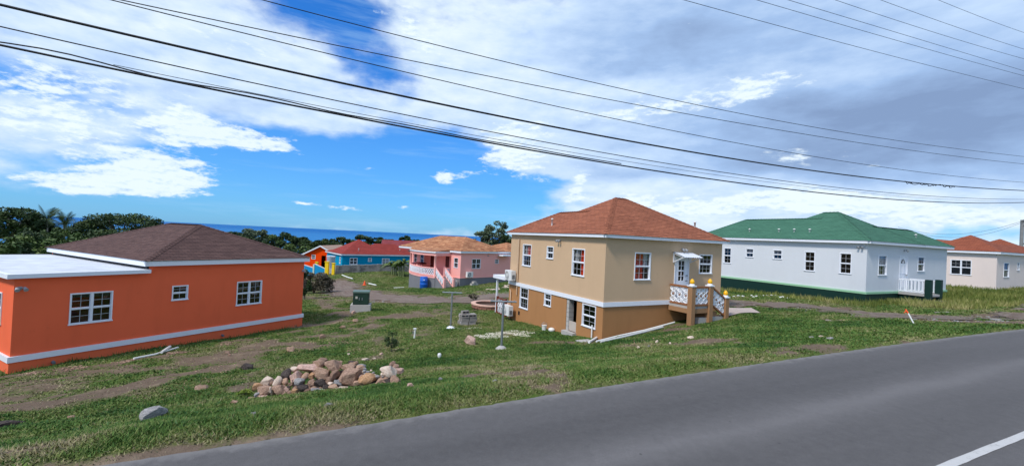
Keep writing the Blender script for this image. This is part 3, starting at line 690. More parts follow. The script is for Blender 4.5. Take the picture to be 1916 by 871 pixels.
# ------------------------------------------------------------------ tan two-storey house
postm = paint('brown_post_paint', (.36, .195, .095), .75, .1, .2, 1.2)
def tan_house():
    L1, L2, e, o = 7.4526, 8.3827, .20, .21; bt, bb = -2.50, -2.69; zb = -4.75
    H = House('tan_house', TANH, zb, 'two-storey tan house with terracotta hip roof and brown lower storey')
    U = [(1.63, 2.59, -1.59, -.37), (5.79, 6.72, -1.30, -.36)]; UT = [(6.02, 6.95, -1.52, -.31), (3.88, 4.49, -.97, -.33), (1.36, 2.31, -1.59, -.34)]
    LT = [(6.13, 7.05, -3.87, -2.70), (3.90, 4.53, -3.35, -2.70), (.44, 1.38, -3.73, -2.74)]; door = (1.80, 2.61, -4.20, -2.70); DR = (4.12, 5.10, -2.60, -.48)
    m = H.mb(); H.shell(m, L1, L2, bb + .01, e + .05, U + [DR], UT, floor=-2.6); H.part(m, 'wall', tan)
    m = H.mb(); H.shell(m, L1, L2, -5.0, bb, (), LT + [door], floor=-4.32); H.part(m, 'basement_wall', brown)
    m = H.mb(); H.loop(m, -.05, L1 + .05, -.05, L2 + .05, bb, bt, .04); H.part(m, 'belt_course', white_trim)
    m = H.mb(); H.loop(m, -o, L1 + o, -o, L2 + o, e, e + .135, .05); H.part(m, 'fascia', white_trim)
    m = H.mb(); m.quad((-o + .04, -o + .04, e + .02), (L1 + o - .04, -o + .04, e + .02), (L1 + o - .04, L2 + o - .04, e + .02), (-o + .04, L2 + o - .04, e + .02)); H.part(m, 'soffit', white_trim)
    zt, sl, D, Wd = e + .135, .559, 7.2, 4.42
    m = H.mb(); H.hip(m, -o - .03, L1 + o + .03, -o - .03, D - o, zt, sl, .14); H.hip(m, -o - .024, Wd - o, 1.5, L2 + o + .03, zt - .004, sl, .14); H.hip(m, 2, L1 + o + .024, 4.2, L2 + o + .024, zt - .008, .35)
    H.part(m, 'roof', roof_tan)
    H.caps(-o - .03, L1 + o + .03, -o - .03, D - o, zt, sl, roof_tan, (0, 1)); H.caps(-o - .024, Wd - o, 1.5, L2 + o + .03, zt - .004, sl, roof_tan, (3,))
    vent(H, .5, 4.9, zt + sl * .75, .3); vent(H, 6.5, .9, zt + sl * 1.1, .25)
    R = [(.02, .30, .0, curtain_red), (.36, .62, .0, curtain_red), (.66, .98, .45, curtain_pale)]
    for i, (a, b, c, d) in enumerate(U): H.window('s', a, b, c, d, 1, 3, 4, curtain=R if i == 0 else None)
    H.window('t', *UT[0], 1, 3, 4, curtain=[(.30, .60, .5, curtain_red), (.62, .98, .5, curtain_pale)]); H.window('t', *UT[1], 1, 2, 3); H.window('t', *UT[2], 1, 3, 4, curtain=[(.02, .45, .05, curtain_red), (.62, .98, .45, curtain_pale)])
    H.window('t', *LT[0], 1, 3, 4); H.window('t', *LT[1], 1, 2, 3); H.window('t', *LT[2], 1, 2, 4)
    # front door with lights, awning
    W = H.W('s'); m = H.mb(); a, b, c, d = DR
    for q in ((a, a + .05, c, d), (b - .05, b, c, d), (a + .05, b - .05, d - .05, d)): m.box(q[0], q[1], -.10, .02, q[2], q[3], tf=W)
    g0, g1, h0, h1 = 4.42, 4.80, -1.62, -.70
    for q in ((a + .05, g0, c, d - .05), (g1, b - .05, c, d - .05), (g0, g1, c, h0), (g0, g1, h1, d - .05)): m.box(q[0], q[1], -.07, -.02, q[2], q[3], tf=W)
    m.box(g0, g1, -.065, -.012, (h0 + h1) / 2 - .03, (h0 + h1) / 2 + .03, tf=W); m.box((g0 + g1) / 2 - .012, (g0 + g1) / 2 + .012, -.06, -.015, h0, h1, tf=W)
    for z in (h0 + .22, h1 - .22): m.box(g0, g1, -.061, -.016, z - .01, z + .01, tf=W)
    dr = H.part(m, 'door', white_trim)
    for i in range(2):
        for j in range(4):
            k = pane_mesh(.16, .19); z = h0 + (h1 - h0) * (j + .5) / 4; link('pane', k, dr, (g0 + (g1 - g0) * (i + .5) / 2, .045, z - zb))
    for z in (-1.62, -1.38):
        m = H.mb(); m.tube([W(4.94, -.03, z), W(4.94, .03, z)], .028, 8); m.tube([W(4.94, .03, z), W(4.94, .06, z)], .035, 8); m.build('handle', metal, dr)
    m = H.mb(); n = 40; u0, u1 = 3.98, 5.22
    for i in range(n):
        p, q = u0 + (u1 - u0) * i / n, u0 + (u1 - u0) * (i + 1) / n; zz = lambda k: .018 * math.cos(k * math.pi / 2)
        for dz in (0, -.012): m.quad(W(p, .0, -.30 + zz(i) + dz), W(q, .0, -.30 + zz(i + 1) + dz), W(q, .64, -.50 + zz(i + 1) + dz), W(p, .64, -.50 + zz(i) + dz))
    H.part(m, 'awning', corr)
    m = H.mb()
    for u in (4.03, 5.17):
        m.box(u - .025, u + .025, 0, .04, -.78, -.34, tf=W); m.tube([W(u, .03, -.75), W(u, .56, -.52)], .022, 6); m.tube([W(u, .03, -.36), W(u, .60, -.53)], .022, 6)
    H.part(m, 'awning_bracket', white_trim)
    flood(H, 's', 4.6, -.16); flood(H, 't', 3.35, -.02)
    # unfinished lower door: block jamb, sill block, plank across the bottom
    W = H.W('t')
    for k in range(7):
        m = H.mb(); m.box(2.42, 2.60, -.30, -.02, -4.18 + k * .21, -4.18 + k * .21 + .195, tf=W); H.part(m, 'block', lconc)
    m = H.mb(); m.box(1.80, 2.42, -.12, -.06, -4.16, -3.72, tf=W); H.part(m, 'board', paint('pale_board', (.48, .42, .36), .8, .2, .2))
    m = H.mb(); m.box(1.75, 2.62, .0, .22, -4.5, -4.17, tf=W); H.part(m, 'step', lconc)
    # downpipes
    m = H.mb(); m.tube([W(7.35, .06, -.05), W(7.35, .06, -2.45)], .05, 8); m.tube([W(7.35, .06, -2.72), W(7.35, .06, -3.2)], .035, 8); m.tube([W(8.05, .07, -4.7), W(8.05, .07, -3.1), W(8.2, .05, -3.0)], .035, 8); H.part(m, 'downpipe', paint('tan_pipe', lin(200, 170, 140), .6, .1, 0))
    m = H.mb(); m.tube([W(.55, .10, -4.25), W(.55, .10, -3.55)], .03, 8); H.part(m, 'vent_pipe', pvc)
    # porch at the front door
    fx0, fx1, fd, fz = 3.82, 5.1, 1.2, -2.62
    m = H.mb(); m.box(fx0, fx1, -fd, -.052, fz - .10, fz); H.part(m, 'porch_floor', lconc)
    m = H.mb(); m.box(fx0 - .04, fx1 + .02, -fd - .03, -fd + .14, fz - .30, fz - .102); m.box(fx0 - .04, fx0 + .10, -fd + .14, -.053, fz - .30, fz - .102); m.box(fx1 - .12, fx1 + .02, -fd + .14, -.053, fz - .30, fz - .102); H.part(m, 'porch_beam', postm)
    m = H.mb(); m.box(fx0 + .62, fx1 - .14, -fd + .02, -fd + .22, -3.7, -3.14); H.part(m, 'plinth', lconc)
    P = [(3.88, -1.2, -1.74, -3.6), (5.05, -1.2, -1.74, -3.5), (6.17, -1.2, -2.28, -3.4)]
    for x, y, zt_, z0 in P:
        m = H.mb(); m.box(x - .115, x + .115, y - .115, y + .115, z0, zt_); po = H.part(m, 'porch_post', postm)
        m = H.mb(); m.box(x - .14, x + .14, y - .14, y + .14, zt_, zt_ + .05); m.lathe([(.13, .05), (.10, .10), (.10, .12)], (x, y, zt_), 12); m.build('post_cap', white_trim, po)
        m = H.mb(); m.lathe([(.05, .10), (.085, .13), (.10, .18), (.095, .23), (.065, .29), (.02, .335)], (x, y, zt_), 14); m.build('finial', finy, po)
    def rail(ax, ay, az, bx, by, bz, n, dz=0.):
        A = Vector((ax, ay, az)); B = Vector((bx, by, bz)); d = B - A; L = math.hypot(d.x, d.y); ux, uy = d.x / L, d.y / L; sl_ = d.z / L
        def tf(u, o, z): return (ax + ux * u + uy * o, ay + uy * u - ux * o, az + sl_ * u + z)
        m = H.mb(); m.box(0, L, -.06, .06, .80, .88, tf=tf); H.part(m, 'handrail', brownrail); m = H.mb(); m.box(0, L, -.05, .05, .02, .10, tf=tf); H.part(m, 'bottom_rail', brownrail)
        w = L / n
        for k in range(n):
            c = w * (k + .5); m = H.mb(); r = min(w * .46, .15); mid = .45
            m.torus(lambda x, y, z: tf(c + x, y, mid + z), r * .80, .030, 16, 5)
            for q in range(6):
                a = math.pi * q / 3; m.tube([tf(c, 0, mid), tf(c + math.cos(a) * r * .8, 0, mid + math.sin(a) * r * .8)], .013, 5)
            for sg in (1, -1):
                for sd in (1, -1):
                    pts = [tf(c + sd * w * .48 * math.sin(t * math.pi) ** 1 * (1 if t < .5 else 1), 0, mid + sg * (r * .75 + (.35 - r * .75) * t)) for t in np.linspace(0, 1, 7)]
                    m.tube(pts, .030, 5)
                    m.tube([tf(c + sd * w * .10, 0, mid + sg * r * .8), tf(c + sd * w * .40, 0, mid + sg * .345)], .022, 5)
                m.torus(lambda x, y, z: tf(c + x, y, mid + sg * .26 + z), .055, .018, 10, 4)
            bl = m.build('baluster', white_trim, H.e, uv=False)
            m = H.mb(); m.torus(lambda x, y, z: tf(c + x, y * 1.6, mid + z), .022, .026, 8, 5); m.build('medallion', brownrail, bl, uv=False)
    rail(3.88, -.04, -2.62, 3.88, -1.08, -2.62, 3); rail(4.02, -1.2, -2.62, 4.92, -1.2, -2.62, 3); rail(5.18, -1.2, -2.62, 6.05, -1.2, -3.13, 4)
    m = H.mb()
    for k in range(3): m.box(5.1 + .30 * k + .002, 5.1 + .30 * (k + 1), -1.12, -.06, -3.45, fz - .14 - .16 * k)
    H.part(m, 'steps', postm)
    m = H.mb(); m.box(5.11, 6.1, -1.20, -1.125, -3.5, -3.12); H.part(m, 'stringer', lconc)
    # rear porch on the far side: white roof edge, post, railing
    m = H.mb(); m.box(-.30, 2.6, 8.45, 10.0, -2.50, -2.30); H.part(m, 'porch_roof', white_trim)
    m = H.mb(); m.box(-.15, -.05, 9.72, 9.82, -4.85, -2.502); H.part(m, 'porch_column', white_trim)
    m = H.mb(); m.box(-.3, 2.6, 8.44, 10.0, -4.95, -4.70); H.part(m, 'porch_slab', lconc)
    m = H.mb(); m.box(-.14, -.06, 8.44, 9.70, -3.74, -3.66); m.box(-.14, -.06, 8.44, 9.70, -4.60, -4.54); m.box(-.17, -.04, 8.44, 8.56, -4.70, -3.60); m.box(-.17, -.04, 9.56, 9.70, -4.70, -3.60); H.part(m, 'handrail', paint('red_brown_paint', lin(120, 62, 46), .6, .1, .1))
    for k in range(4):
        m = H.mb(); c = 8.72 + k * .25; m.torus(lambda x, y, z: (-.10 + y, c + x, -4.12 + z), .09, .03, 12, 5)
        for sg in (-1, 1): m.tube([(-.10, c + sg * .1, -4.54), (-.10, c + sg * .02, -4.22)], .025, 5); m.tube([(-.10, c + sg * .1, -3.74), (-.10, c + sg * .02, -4.02)], .025, 5)
        m.build('baluster', white_trim, H.e, uv=False)
    m = H.mb(); m.box(7.0, 7.16, -.0, .02, -4.28, -4.08, tf=W); H.part(m, 'pipe_opening', dark)
    return H
TH = tan_house()

def local_to_world(h, s, t, z): x, y = hxy(h, s, t); return Vector((x, y, z))

def ac_unit(loc, rz, label, bracket=True, wide=.80, high=.56, dp=.28):
    t = thing('air_conditioner', loc, rz, label, 'air conditioner', 'outdoor air conditioning units')     # front faces local -y
    m = MB(); m.box(-wide / 2, wide / 2, 0, dp, 0, high); b = m.build('casing', acw, t)
    m = MB(); c = (-.12, 0, high / 2); R = high * .42
    for r in (R, R * .75, R * .5, R * .25): m.torus(lambda x, y, z: (c[0] + x, -.012 + y, c[2] + z), r, .010, 18, 4)
    for q in range(8): a = math.pi * q / 8; m.tube([(c[0] - R * math.cos(a), -.012, c[2] - R * math.sin(a)), (c[0] + R * math.cos(a), -.012, c[2] + R * math.sin(a))], .006, 4)
    m.build('grille', acw, t)
    m = MB(); n = 20; m.add([(c[0] + R * math.cos(2 * math.pi * k / n), -.004, c[2] + R * math.sin(2 * math.pi * k / n)) for k in range(n)], [tuple(range(n))]); m.build('fan_opening', acd, t)
    m = MB(); m.box(wide / 2, wide / 2 + .03, .05, .2, .1, .32); m.build('valve_cover', acd, t)
    m = MB()
    for x in (-wide * .33, wide * .33): m.box(x - .02, x + .02, .02, dp + .12, -.04, 0)
    m.build('foot', acd, t)
    return t
rzT = rad(90 - TANH[2])
p = local_to_world(TANH, -.40, 7.85, -2.42); ac_unit(p, rzT - math.pi / 2, 'white air conditioner mounted high on the tan house above the belt course')
p = local_to_world(TANH, -.52, 7.75, -4.40); ac_unit(p, rzT - math.pi / 2, 'white air conditioner standing low beside the tan house basement wall')

# ------------------------------------------------------------------ orange house
def orange_house():
    L1, e, o = 10.066, -1.722, .18; bt, bb = -4.42, -4.60; zb = -5.3; h5 = 3.244; L2 = 9.7
    H = House('orange_house', ORGH, zb, 'bright orange single-storey house with brown hip roof and flat white annex roof')
    Ws = [(1.28, 2.41, -3.65, -2.57), (4.23, 4.80, -3.14, -2.54), (6.73, 7.88, -3.64, -2.55)]; Wt = [(1.02, 2.1, -3.58, -2.53)]
    m = H.mb(); H.wall(m, 's', 0, h5 + .2, bb + .01, -1.97, Ws[:1]); H.wall(m, 's', h5 + .2, L1, bb + .01, e + .02, Ws[1:]); H.wall(m, 't', 0, 9.5, bb + .01, -1.97, Wt)
    m.quad((L1, 0, bb), (L1, L2, bb), (L1, L2, e), (L1, 0, e)); m.quad((h5 + .2, L2, bb), (L1, L2, bb), (L1, L2, e), (h5 + .2, L2, e)); m.quad((h5 + .2, 0.05, -2.2), (h5 + .2, L2, -2.2), (h5 + .2, L2, e), (h5 + .2, .05, e))
    m.quad((0, 9.5, bb), (h5 + .2, 9.5, bb), (h5 + .2, 9.5, -1.97), (0, 9.5, -1.97)); m.quad((.02, .02, -4.5), (L1 - .02, .02, -4.5), (L1 - .02, L2 - .02, -4.5), (.02, L2 - .02, -4.5))
    H.part(m, 'wall', orange)
    m = H.mb(); z0 = -5.6
    m.box(-.03, L1 + .03, -.03, .1, z0, bb); m.box(-.03, .1, .1, 9.53, z0, bb); m.box(L1 - .1, L1 + .03, .1, L2 + .03, z0, bb); m.box(h5, L1 - .1, L2 - .1, L2 + .03, z0, bb); m.box(.1, h5, 9.4, 9.53, z0, bb)
    H.part(m, 'plinth', orange_low)
    m = H.mb(); m.box(-.07, L1 + .07, -.07, -.0, bb, bt); m.box(-.07, -.0, .0, 9.57, bb, bt); m.box(L1, L1 + .07, 0, L2, bb, bt); H.part(m, 'belt_course', white_trim)
    # flat annex roof
    m = H.mb(); m.box(-.07, h5 + .19, -.2, .0, -1.98, -1.845); m.box(-.20, -.071, -.2, 9.66, -1.98, -1.845); H.part(m, 'parapet', white_trim)
    m = H.mb(); m.box(-.07, h5 + .19, .002, 9.66, -1.98, -1.85); H.part(m, 'flat_roof', flatroof)
    m = H.mb(); m.box(h5 + .16, h5 + .195, .06, 9.5, -1.848, -1.70); H.part(m, 'shade_strip', paint('shade_strip_paint', (.03, .03, .032), .7, .1, 0))  # dark strip painted in for the shadow under the main fascia
    x0, x1, y0, y1 = h5, L1 + o, -o, 9.7
    m = H.mb(); H.loop(m, x0, x1, y0, y1, e, e + .20, .05); H.part(m, 'fascia', white_trim)
    m = H.mb(); m.quad((x0 + .04, y0 + .04, e + .02), (x1 - .04, y0 + .04, e + .02), (x1 - .04, y1 - .04, e + .02), (x0 + .04, y1 - .04, e + .02)); H.part(m, 'soffit', white_trim)
    zt, sl = e + .20, .407
    m = H.mb(); H.hip(m, x0 - .03, x1 + .03, y0 - .03, y1 + .03, zt, sl, .14); H.part(m, 'roof', roof_or)
    H.caps(x0 - .03, x1 + .03, y0 - .03, y1 + .03, zt, sl, roof_or, (0, 1, 3))
    H.window('s', *Ws[0], 2, 2, 4, curtain=[(.02, .98, .84, curtain_pale)]); H.window('s', *Ws[1], 1, 2, 3); H.window('s', *Ws[2], 2, 2, 4, curtain=[(.02, .98, .86, curtain_pale)]); H.window('t', *Wt[0], 2, 2, 4)
    flood(H, 's', .12, -2.3); flood(H, 's', L1 - .06, -2.2, 1)
    for u, z in ((.95, -4.78), (6.2, -4.83)):
        m = H.mb(); m.tube([(u, 0, z), (u, -.14, z - .02)], .045, 10); H.part(m, 'drain_pipe', gconc)
    return H
orange_house()

# ------------------------------------------------------------------ white house, green roof
def white_house():
    L1, L2, e, o = 10.186, 11.1, .622, .267; bt, bb = -2.078, -2.20; zb = -3.4
    H = House('white_house', WHH, zb, 'white single-storey house with green hip roof and dark green plinth')
    Wt = [(8.37, 8.99, -1.12, .02), (6.65, 7.24, -.58, .05), (4.68, 5.29, -.58, .04), (2.67, 3.29, -1.19, .03), (.72, 1.34, -1.17, .04)]; Ws = [(1.27, 2.25, -1.16, .01), (6.08, 6.98, -.90, .03)]
    DR = (3.75, 4.78, -2.08, .02)
    m = H.mb(); H.shell(m, L1, L2, bb, e + .05, Ws + [DR], Wt, floor=-2.06); H.part(m, 'wall', bwhite)
    m = H.mb(); H.loop(m, -.03, L1 + .03, -.03, L2 + .03, -3.6, bb, .2); H.part(m, 'plinth', dgreen)
    m = H.mb(); H.loop(m, -.06, L1 + .06, -.06, L2 + .06, bb, bt, .06); H.part(m, 'belt_course', lgreen)
    m = H.mb(); H.loop(m, -o, L1 + o, -o, L2 + o, e, e + .16, .05); H.part(m, 'fascia', white_trim)
    m = H.mb(); m.quad((-o + .04, -o + .04, e + .02), (L1 + o - .04, -o + .04, e + .02), (L1 + o - .04, L2 + o - .04, e + .02), (-o + .04, L2 + o - .04, e + .02)); H.part(m, 'soffit', white_trim)
    zt, sl = e + .16, .585
    m = H.mb(); H.hip(m, -o - .03, 6.22, -o - .03, 7.09, zt, sl, .14)
    H.hip(m, -o - .024, 4.75, 1, L2 + o + .03, zt - .004, sl, .14); H.hip(m, 2, L1 + o + .03, -o - .024, 3.2, zt - .004, sl, .14); H.hip(m, 2.5, L1 + o + .02, 1.2, L2 + o + .02, zt - .008, .33)
    H.part(m, 'roof', roof_gr)
    H.caps(-o - .03, 6.22, -o - .03, 7.09, zt, sl, roof_gr, (0, 1)); H.caps(-o - .024, 4.75, 1, L2 + o + .03, zt - .004, sl, roof_gr, (3,)); H.caps(2, L1 + o + .03, -o - .024, 3.2, zt - .004, sl, roof_gr, (1,))
    for y in (7.4, 5.3, 4.3, 3.35): vent(H, .55, y, zt + sl * .8, .16, .05)
    vent(H, 7.2, .55, zt + sl * .8, .16, .05)
    H.window('t', *Wt[0], 1, 2, 4); H.window('t', *Wt[1], 1, 2, 3); H.window('t', *Wt[2], 1, 2, 3); H.window('t', *Wt[3], 1, 2, 4); H.window('t', *Wt[4], 1, 2, 4)
    H.window('s', *Ws[0], 1, 3, 4, curtain=[(.05, .95, .5, curtain_pale)]); H.window('s', *Ws[1], 1, 3, 4)
    W = H.W('s'); a, b, c, d = DR; m = H.mb()
    for q in ((a, a + .05, c, d), (b - .05, b, c, d), (a + .05, b - .05, d - .05, d)): m.box(q[0], q[1], -.1, .015, q[2], q[3], tf=W)
    m.box(a + .05, b - .05, -.08, -.03, c, d - .05, tf=W)
    for u0, u1 in ((a + .16, a + .46), (b - .46, b - .16)):
        for z0, z1 in ((-1.85, -1.2), (-1.05, -.55)):
            for q in ((u0, u1, z0, z0 + .03), (u0, u1, z1 - .03, z1), (u0, u0 + .03, z0 + .03, z1 - .03), (u1 - .03, u1, z0 + .03, z1 - .03)): m.box(q[0], q[1], -.04, -.018, q[2], q[3], tf=W)
    dr = H.part(m, 'door', white_trim)
    m = H.mb(); cx, cz, R = (a + b) / 2, -.42, .26; pts = [W(cx + R * math.cos(t), -.026, cz + R * math.sin(t)) for t in np.linspace(0, math.pi, 13)]; m.add(pts, [tuple(range(13))]); m.build('fanlight', dark, dr)
    m = H.mb()
    for t in np.linspace(0, math.pi, 6)[1:-1]: m.tube([W(cx, -.022, cz), W(cx + R * math.cos(t), -.022, cz + R * math.sin(t))], .012, 4)
    m.tube([W(cx + R * .5 * math.cos(t), -.022, cz + R * .5 * math.sin(t)) for t in np.linspace(0, math.pi, 9)], .010, 4); m.build('glazing_bar', white_trim, dr)
    m = H.mb(); m.tube([W(b - .13, -.03, -1.12), W(b - .13, .05, -1.12)], .03, 8); m.tube([W(b - .13, .04, -1.12), W(b - .26, .04, -1.12)], .018, 6); m.build('handle', metal, dr)
    flood(H, 't', .28, .42); flood(H, 's', 4.27, .36, 1)
    # porch
    m = H.mb(); m.box(3.55, 5.15, -1.5, -.07, -2.22, -2.1); H.part(m, 'porch_floor', lconc)
    m = H.mb(); m.box(3.65, 4.95, -1.3, -.08, -3.3, -2.221); H.part(m, 'porch_base', dgreen)
    m = H.mb(); m.box(3.8, 4.75, -1.9, -1.51, -3.2, -2.42); m.box(3.8, 4.75, -2.2, -1.901, -3.2, -2.6); H.part(m, 'steps', dgreen)
    for x in (3.66, 4.95):
        m = H.mb(); m.box(x - .14, x + .14, -1.53, -1.27, -3.3, -1.26); H.part(m, 'porch_post', dgreen)
    def pk(x0, y0, x1, y1, n):
        m = H.mb(); L = math.hypot(x1 - x0, y1 - y0); ux, uy = (x1 - x0) / L, (y1 - y0) / L; tf = lambda u, o_, z: (x0 + ux * u - uy * o_, y0 + uy * u + ux * o_, z)
        m.box(0, L, -.03, .03, -1.38, -1.31, tf=tf); m.box(0, L, -.03, .03, -2.05, -1.99, tf=tf); r = H.part(m, 'railing', white_trim)
        for k in range(n):
            u = L * (k + .5) / n; m = H.mb(); m.box(u - .022, u + .022, -.018, .018, -1.99, -1.38, tf=tf); m.build('picket', white_trim, r, uv=False)
    pk(3.66, -.06, 3.66, -1.27, 7); pk(4.95, -.06, 4.95, -1.27, 7)
    m = H.mb(); m.box(4.3, 4.52, -1.05, -.95, -2.1, -1.85); H.part(m, 'letterbox', lamp_m())
white_house()

# ------------------------------------------------------------------ cream house at the far right
def cream_house():
    L1, L2, e, o = 13., 9., .517, .25; zb = -2.7
    H = House('cream_house', CRH, zb, 'cream house with two peaked rust shingle roofs beyond the white house')
    Wt = [(1.34, 2.56, -1.24, -.05)]; Ws = [(1.37, 2.48, -1.24, -.10), (4.18, 4.69, -.69, -.05)]
    m = H.mb(); H.shell(m, L1, L2, -2.9, e + .05, Ws, Wt, floor=-2.1); H.part(m, 'wall', cream)
    m = H.mb(); H.loop(m, -.05, L1 + .05, -.05, L2 + .05, -2.32, -2.18, .05); H.part(m, 'belt_course', white_trim)
    m = H.mb(); H.loop(m, -o, L1 + o, -o, L2 + o, e, e + .17, .05); H.part(m, 'fascia', white_trim)
    m = H.mb(); m.quad((-o + .04, -o + .04, e + .02), (L1 + o - .04, -o + .04, e + .02), (L1 + o - .04, L2 + o - .04, e + .02), (-o + .04, L2 + o - .04, e + .02)); H.part(m, 'soffit', white_trim)
    zt, sl = e + .17, .565
    m = H.mb(); H.hip(m, -o - .03, 4.40, -o - .03, 4.40, zt, sl, .14); H.hip(m, 5.6, 10.0, -o - .026, 4.13, zt, sl, .14); H.hip(m, 2, L1 + o, -o - .02, 2.1, zt - .004, sl, .14); H.hip(m, 1, L1 + o + .02, 1, L2 + o + .02, zt - .006, .25)
    H.part(m, 'roof', roof_cr)
    H.window('t', *Wt[0], 2, 2, 4, lower_open=True); H.window('s', *Ws[0], 1, 2, 4); H.window('s', *Ws[1], 1, 2, 3)
    m = H.mb(); m.box(6.4, 7.2, -1.0, -.02, e - .12, e - .03); H.part(m, 'door_canopy', white_trim)
cream_house()

# ------------------------------------------------------------------ pink house
def pink_house():
    L1, L2, e, o = 13., 10.03, -1.936, .25; bt, bb = -4.636, -4.72; zb = -6.9; pe, pr = 1.75, 6.95    # recess behind the porch between t = pe and pr
    H = House('pink_house', PKH, zb, 'pink house with mottled orange roof, curved porch and grey base')
    Ws = [(1.62, 2.92, -3.69, -2.58), (5.19, 5.79, -3.14, -2.63)]; Wt = [(.46, 1.18, -3.62, -2.51)]; Wp = [(7.1, 7.8, -3.6, -2.5), (8.56, 9.2, -3.6, -2.5)]
    rx = .7; m = H.mb(); H.wall(m, 's', 0, L1, bb, e + .05, Ws); H.wall(m, 't', 0, pe, bb, e + .05, Wt); H.wall(m, 't', pr, L2, bb, e + .05, Wp)
    D1, D2 = (2.95, 3.7, -4.636, -2.5), (5.95, 6.72, -4.636, -2.5)
    H.wall(m, 't', pe, pr, bb, e + .05, [D1, D2], off=-rx)
    for t_ in (pe, pr): m.quad((0, t_, bb), (rx, t_, bb), (rx, t_, e), (0, t_, e))
    m.quad((L1, 0, bb), (L1, L2, bb), (L1, L2, e), (L1, 0, e)); m.quad((0, L2, bb), (L1, L2, bb), (L1, L2, e), (0, L2, e)); m.quad((.02, .02, -4.66), (L1 - .02, .02, -4.66), (L1 - .02, L2 - .02, -4.66), (.02, L2 - .02, -4.66))
    H.part(m, 'wall', pink)
    for a, b, c, d in (D1, D2):
        m = H.mb(); m.box(rx + .05, rx + .10, a, b, c, d); dd = H.part(m, 'door', doorbrown)
        m = H.mb(); m.box(rx + .0, rx + .045, b - .12, b - .08, -3.7, -3.6); m.build('handle', metal, dd)
    H.window('s', *Ws[0], 2, 2, 4); H.window('s', *Ws[1], 1, 2, 3); H.window('t', *Wt[0], 1, 3, 4)
    for q in Wp: H.window('t', *q, 1, 2, 4)
    m = H.mb(); H.wall(m, 's', 0, L1, -7.2, bb, (), off=.02); m.quad((-.02, -.02, -7.2), (-.02, pe, -7.2), (-.02, pe, bb), (-.02, -.02, bb)); m.quad((L1, 0, -7.2), (L1, L2, -7.2), (L1, L2, bb), (L1, 0, bb)); m.quad((0, L2, -7.2), (L1, L2, -7.2), (L1, L2, bb), (0, L2, bb))
    H.part(m, 'base_wall', gconc)
    m = H.mb(); m.box(-.06, L1 + .06, -.06, 0, bb, bt); m.box(-.06, 0, 0, pe, bb, bt); H.part(m, 'belt_course', pinktrim)
    # curved porch: outline from the side where the steps leave it round to the far end
    AC = catmull(np.array([(-2.08, pe), (-2.5, 3.2), (-2.35, 5.2), (-1.7, 7.2), (-.85, 8.8), (.0, 9.7)]), 5)
    AL = np.r_[0, np.cumsum(np.hypot(*np.diff(AC, axis=0).T))]
    def on_arc(k, inset=0.):
        i_ = k * AL[-1]; x = float(np.interp(i_, AL, AC[:, 0])); y = float(np.interp(i_, AL, AC[:, 1])); return x + inset, y
    def slab(z0, z1, name, mat, grow=0):
        m = H.mb(); A = [(.0, pe - grow * .3)] + [(x - grow, y - (grow * .3 if k == 0 else 0)) for k, (x, y) in enumerate(AC)]
        n = len(A); m.add([(*p, z0) for p in A] + [(rx, 9.7, z0), (rx, pe, z0)], [tuple(range(n + 2))]); m.add([(*p, z1) for p in A] + [(rx, 9.7, z1), (rx, pe, z1)], [tuple(range(n + 2))])
        for (p, q) in zip(A[:-1], A[1:]): m.quad((*p, z0), (*q, z0), (*q, z1), (*p, z1))
        return H.part(m, name, mat)
    slab(-7.4, -4.80, 'porch_base', gconc); slab(-4.799, -4.64, 'porch_floor', pinktrim, .05)
    def hoop(z0, z1, name, mat, grow, th=.16):
        m = H.mb(); A = [(-.02, pe - grow * .3)] + [(x - grow, y - (grow * .3 if k == 0 else 0)) for k, (x, y) in enumerate(AC)]; Bq = [(-.02, pe + th)] + [(x + th, y + (th if k == 0 else 0)) for k, (x, y) in enumerate(AC)]
        for (p, q, r_, t_) in zip(A[:-1], A[1:], Bq[:-1], Bq[1:]):
            m.quad((*p, z0), (*q, z0), (*q, z1), (*p, z1)); m.quad((*r_, z0), (*t_, z0), (*t_, z1), (*r_, z1)); m.quad((*p, z0), (*q, z0), (*t_, z0), (*r_, z0)); m.quad((*p, z1), (*q, z1), (*t_, z1), (*r_, z1))
        return H.part(m, name, mat)
    hoop(-2.36, -2.05, 'porch_beam', pink, -.02); hoop(-2.049, -1.90, 'porch_cornice', white_trim, .10, .2)
    m = H.mb(); m.add([(-.02, pe, -1.96)] + [(x, y, -1.96) for x, y in AC] + [(rx, 9.7, -1.96), (rx, pe, -1.96)], [tuple(range(len(AC) + 3))]); m.add([(-.1, pe - .1, -1.89), (-.1, 9.7, -1.89), (rx, 9.7, -1.6), (rx, pe, -1.6)], [(0, 1, 2, 3)]); H.part(m, 'porch_ceiling', white_trim)
    m = H.mb(); A = [(-.1, pe - .05)] + [(x - .12, y) for x, y in AC]
    for p, q in zip(A[:-1], A[1:]): m.quad((*p, -1.895), (*q, -1.895), (.0, q[1], -1.60), (.0, p[1], -1.60))
    H.part(m, 'porch_roof', roof_pk)
    for k in (.015, .90):
        m = H.mb(); x, y = on_arc(k, .16); m.lathe([(.17, 0), (.17, .08), (.13, .12), (.12, 2.18), (.17, 2.22), (.17, 2.28)], (x, y + .12, -4.64), 14); H.part(m, 'porch_column', pinktrim)
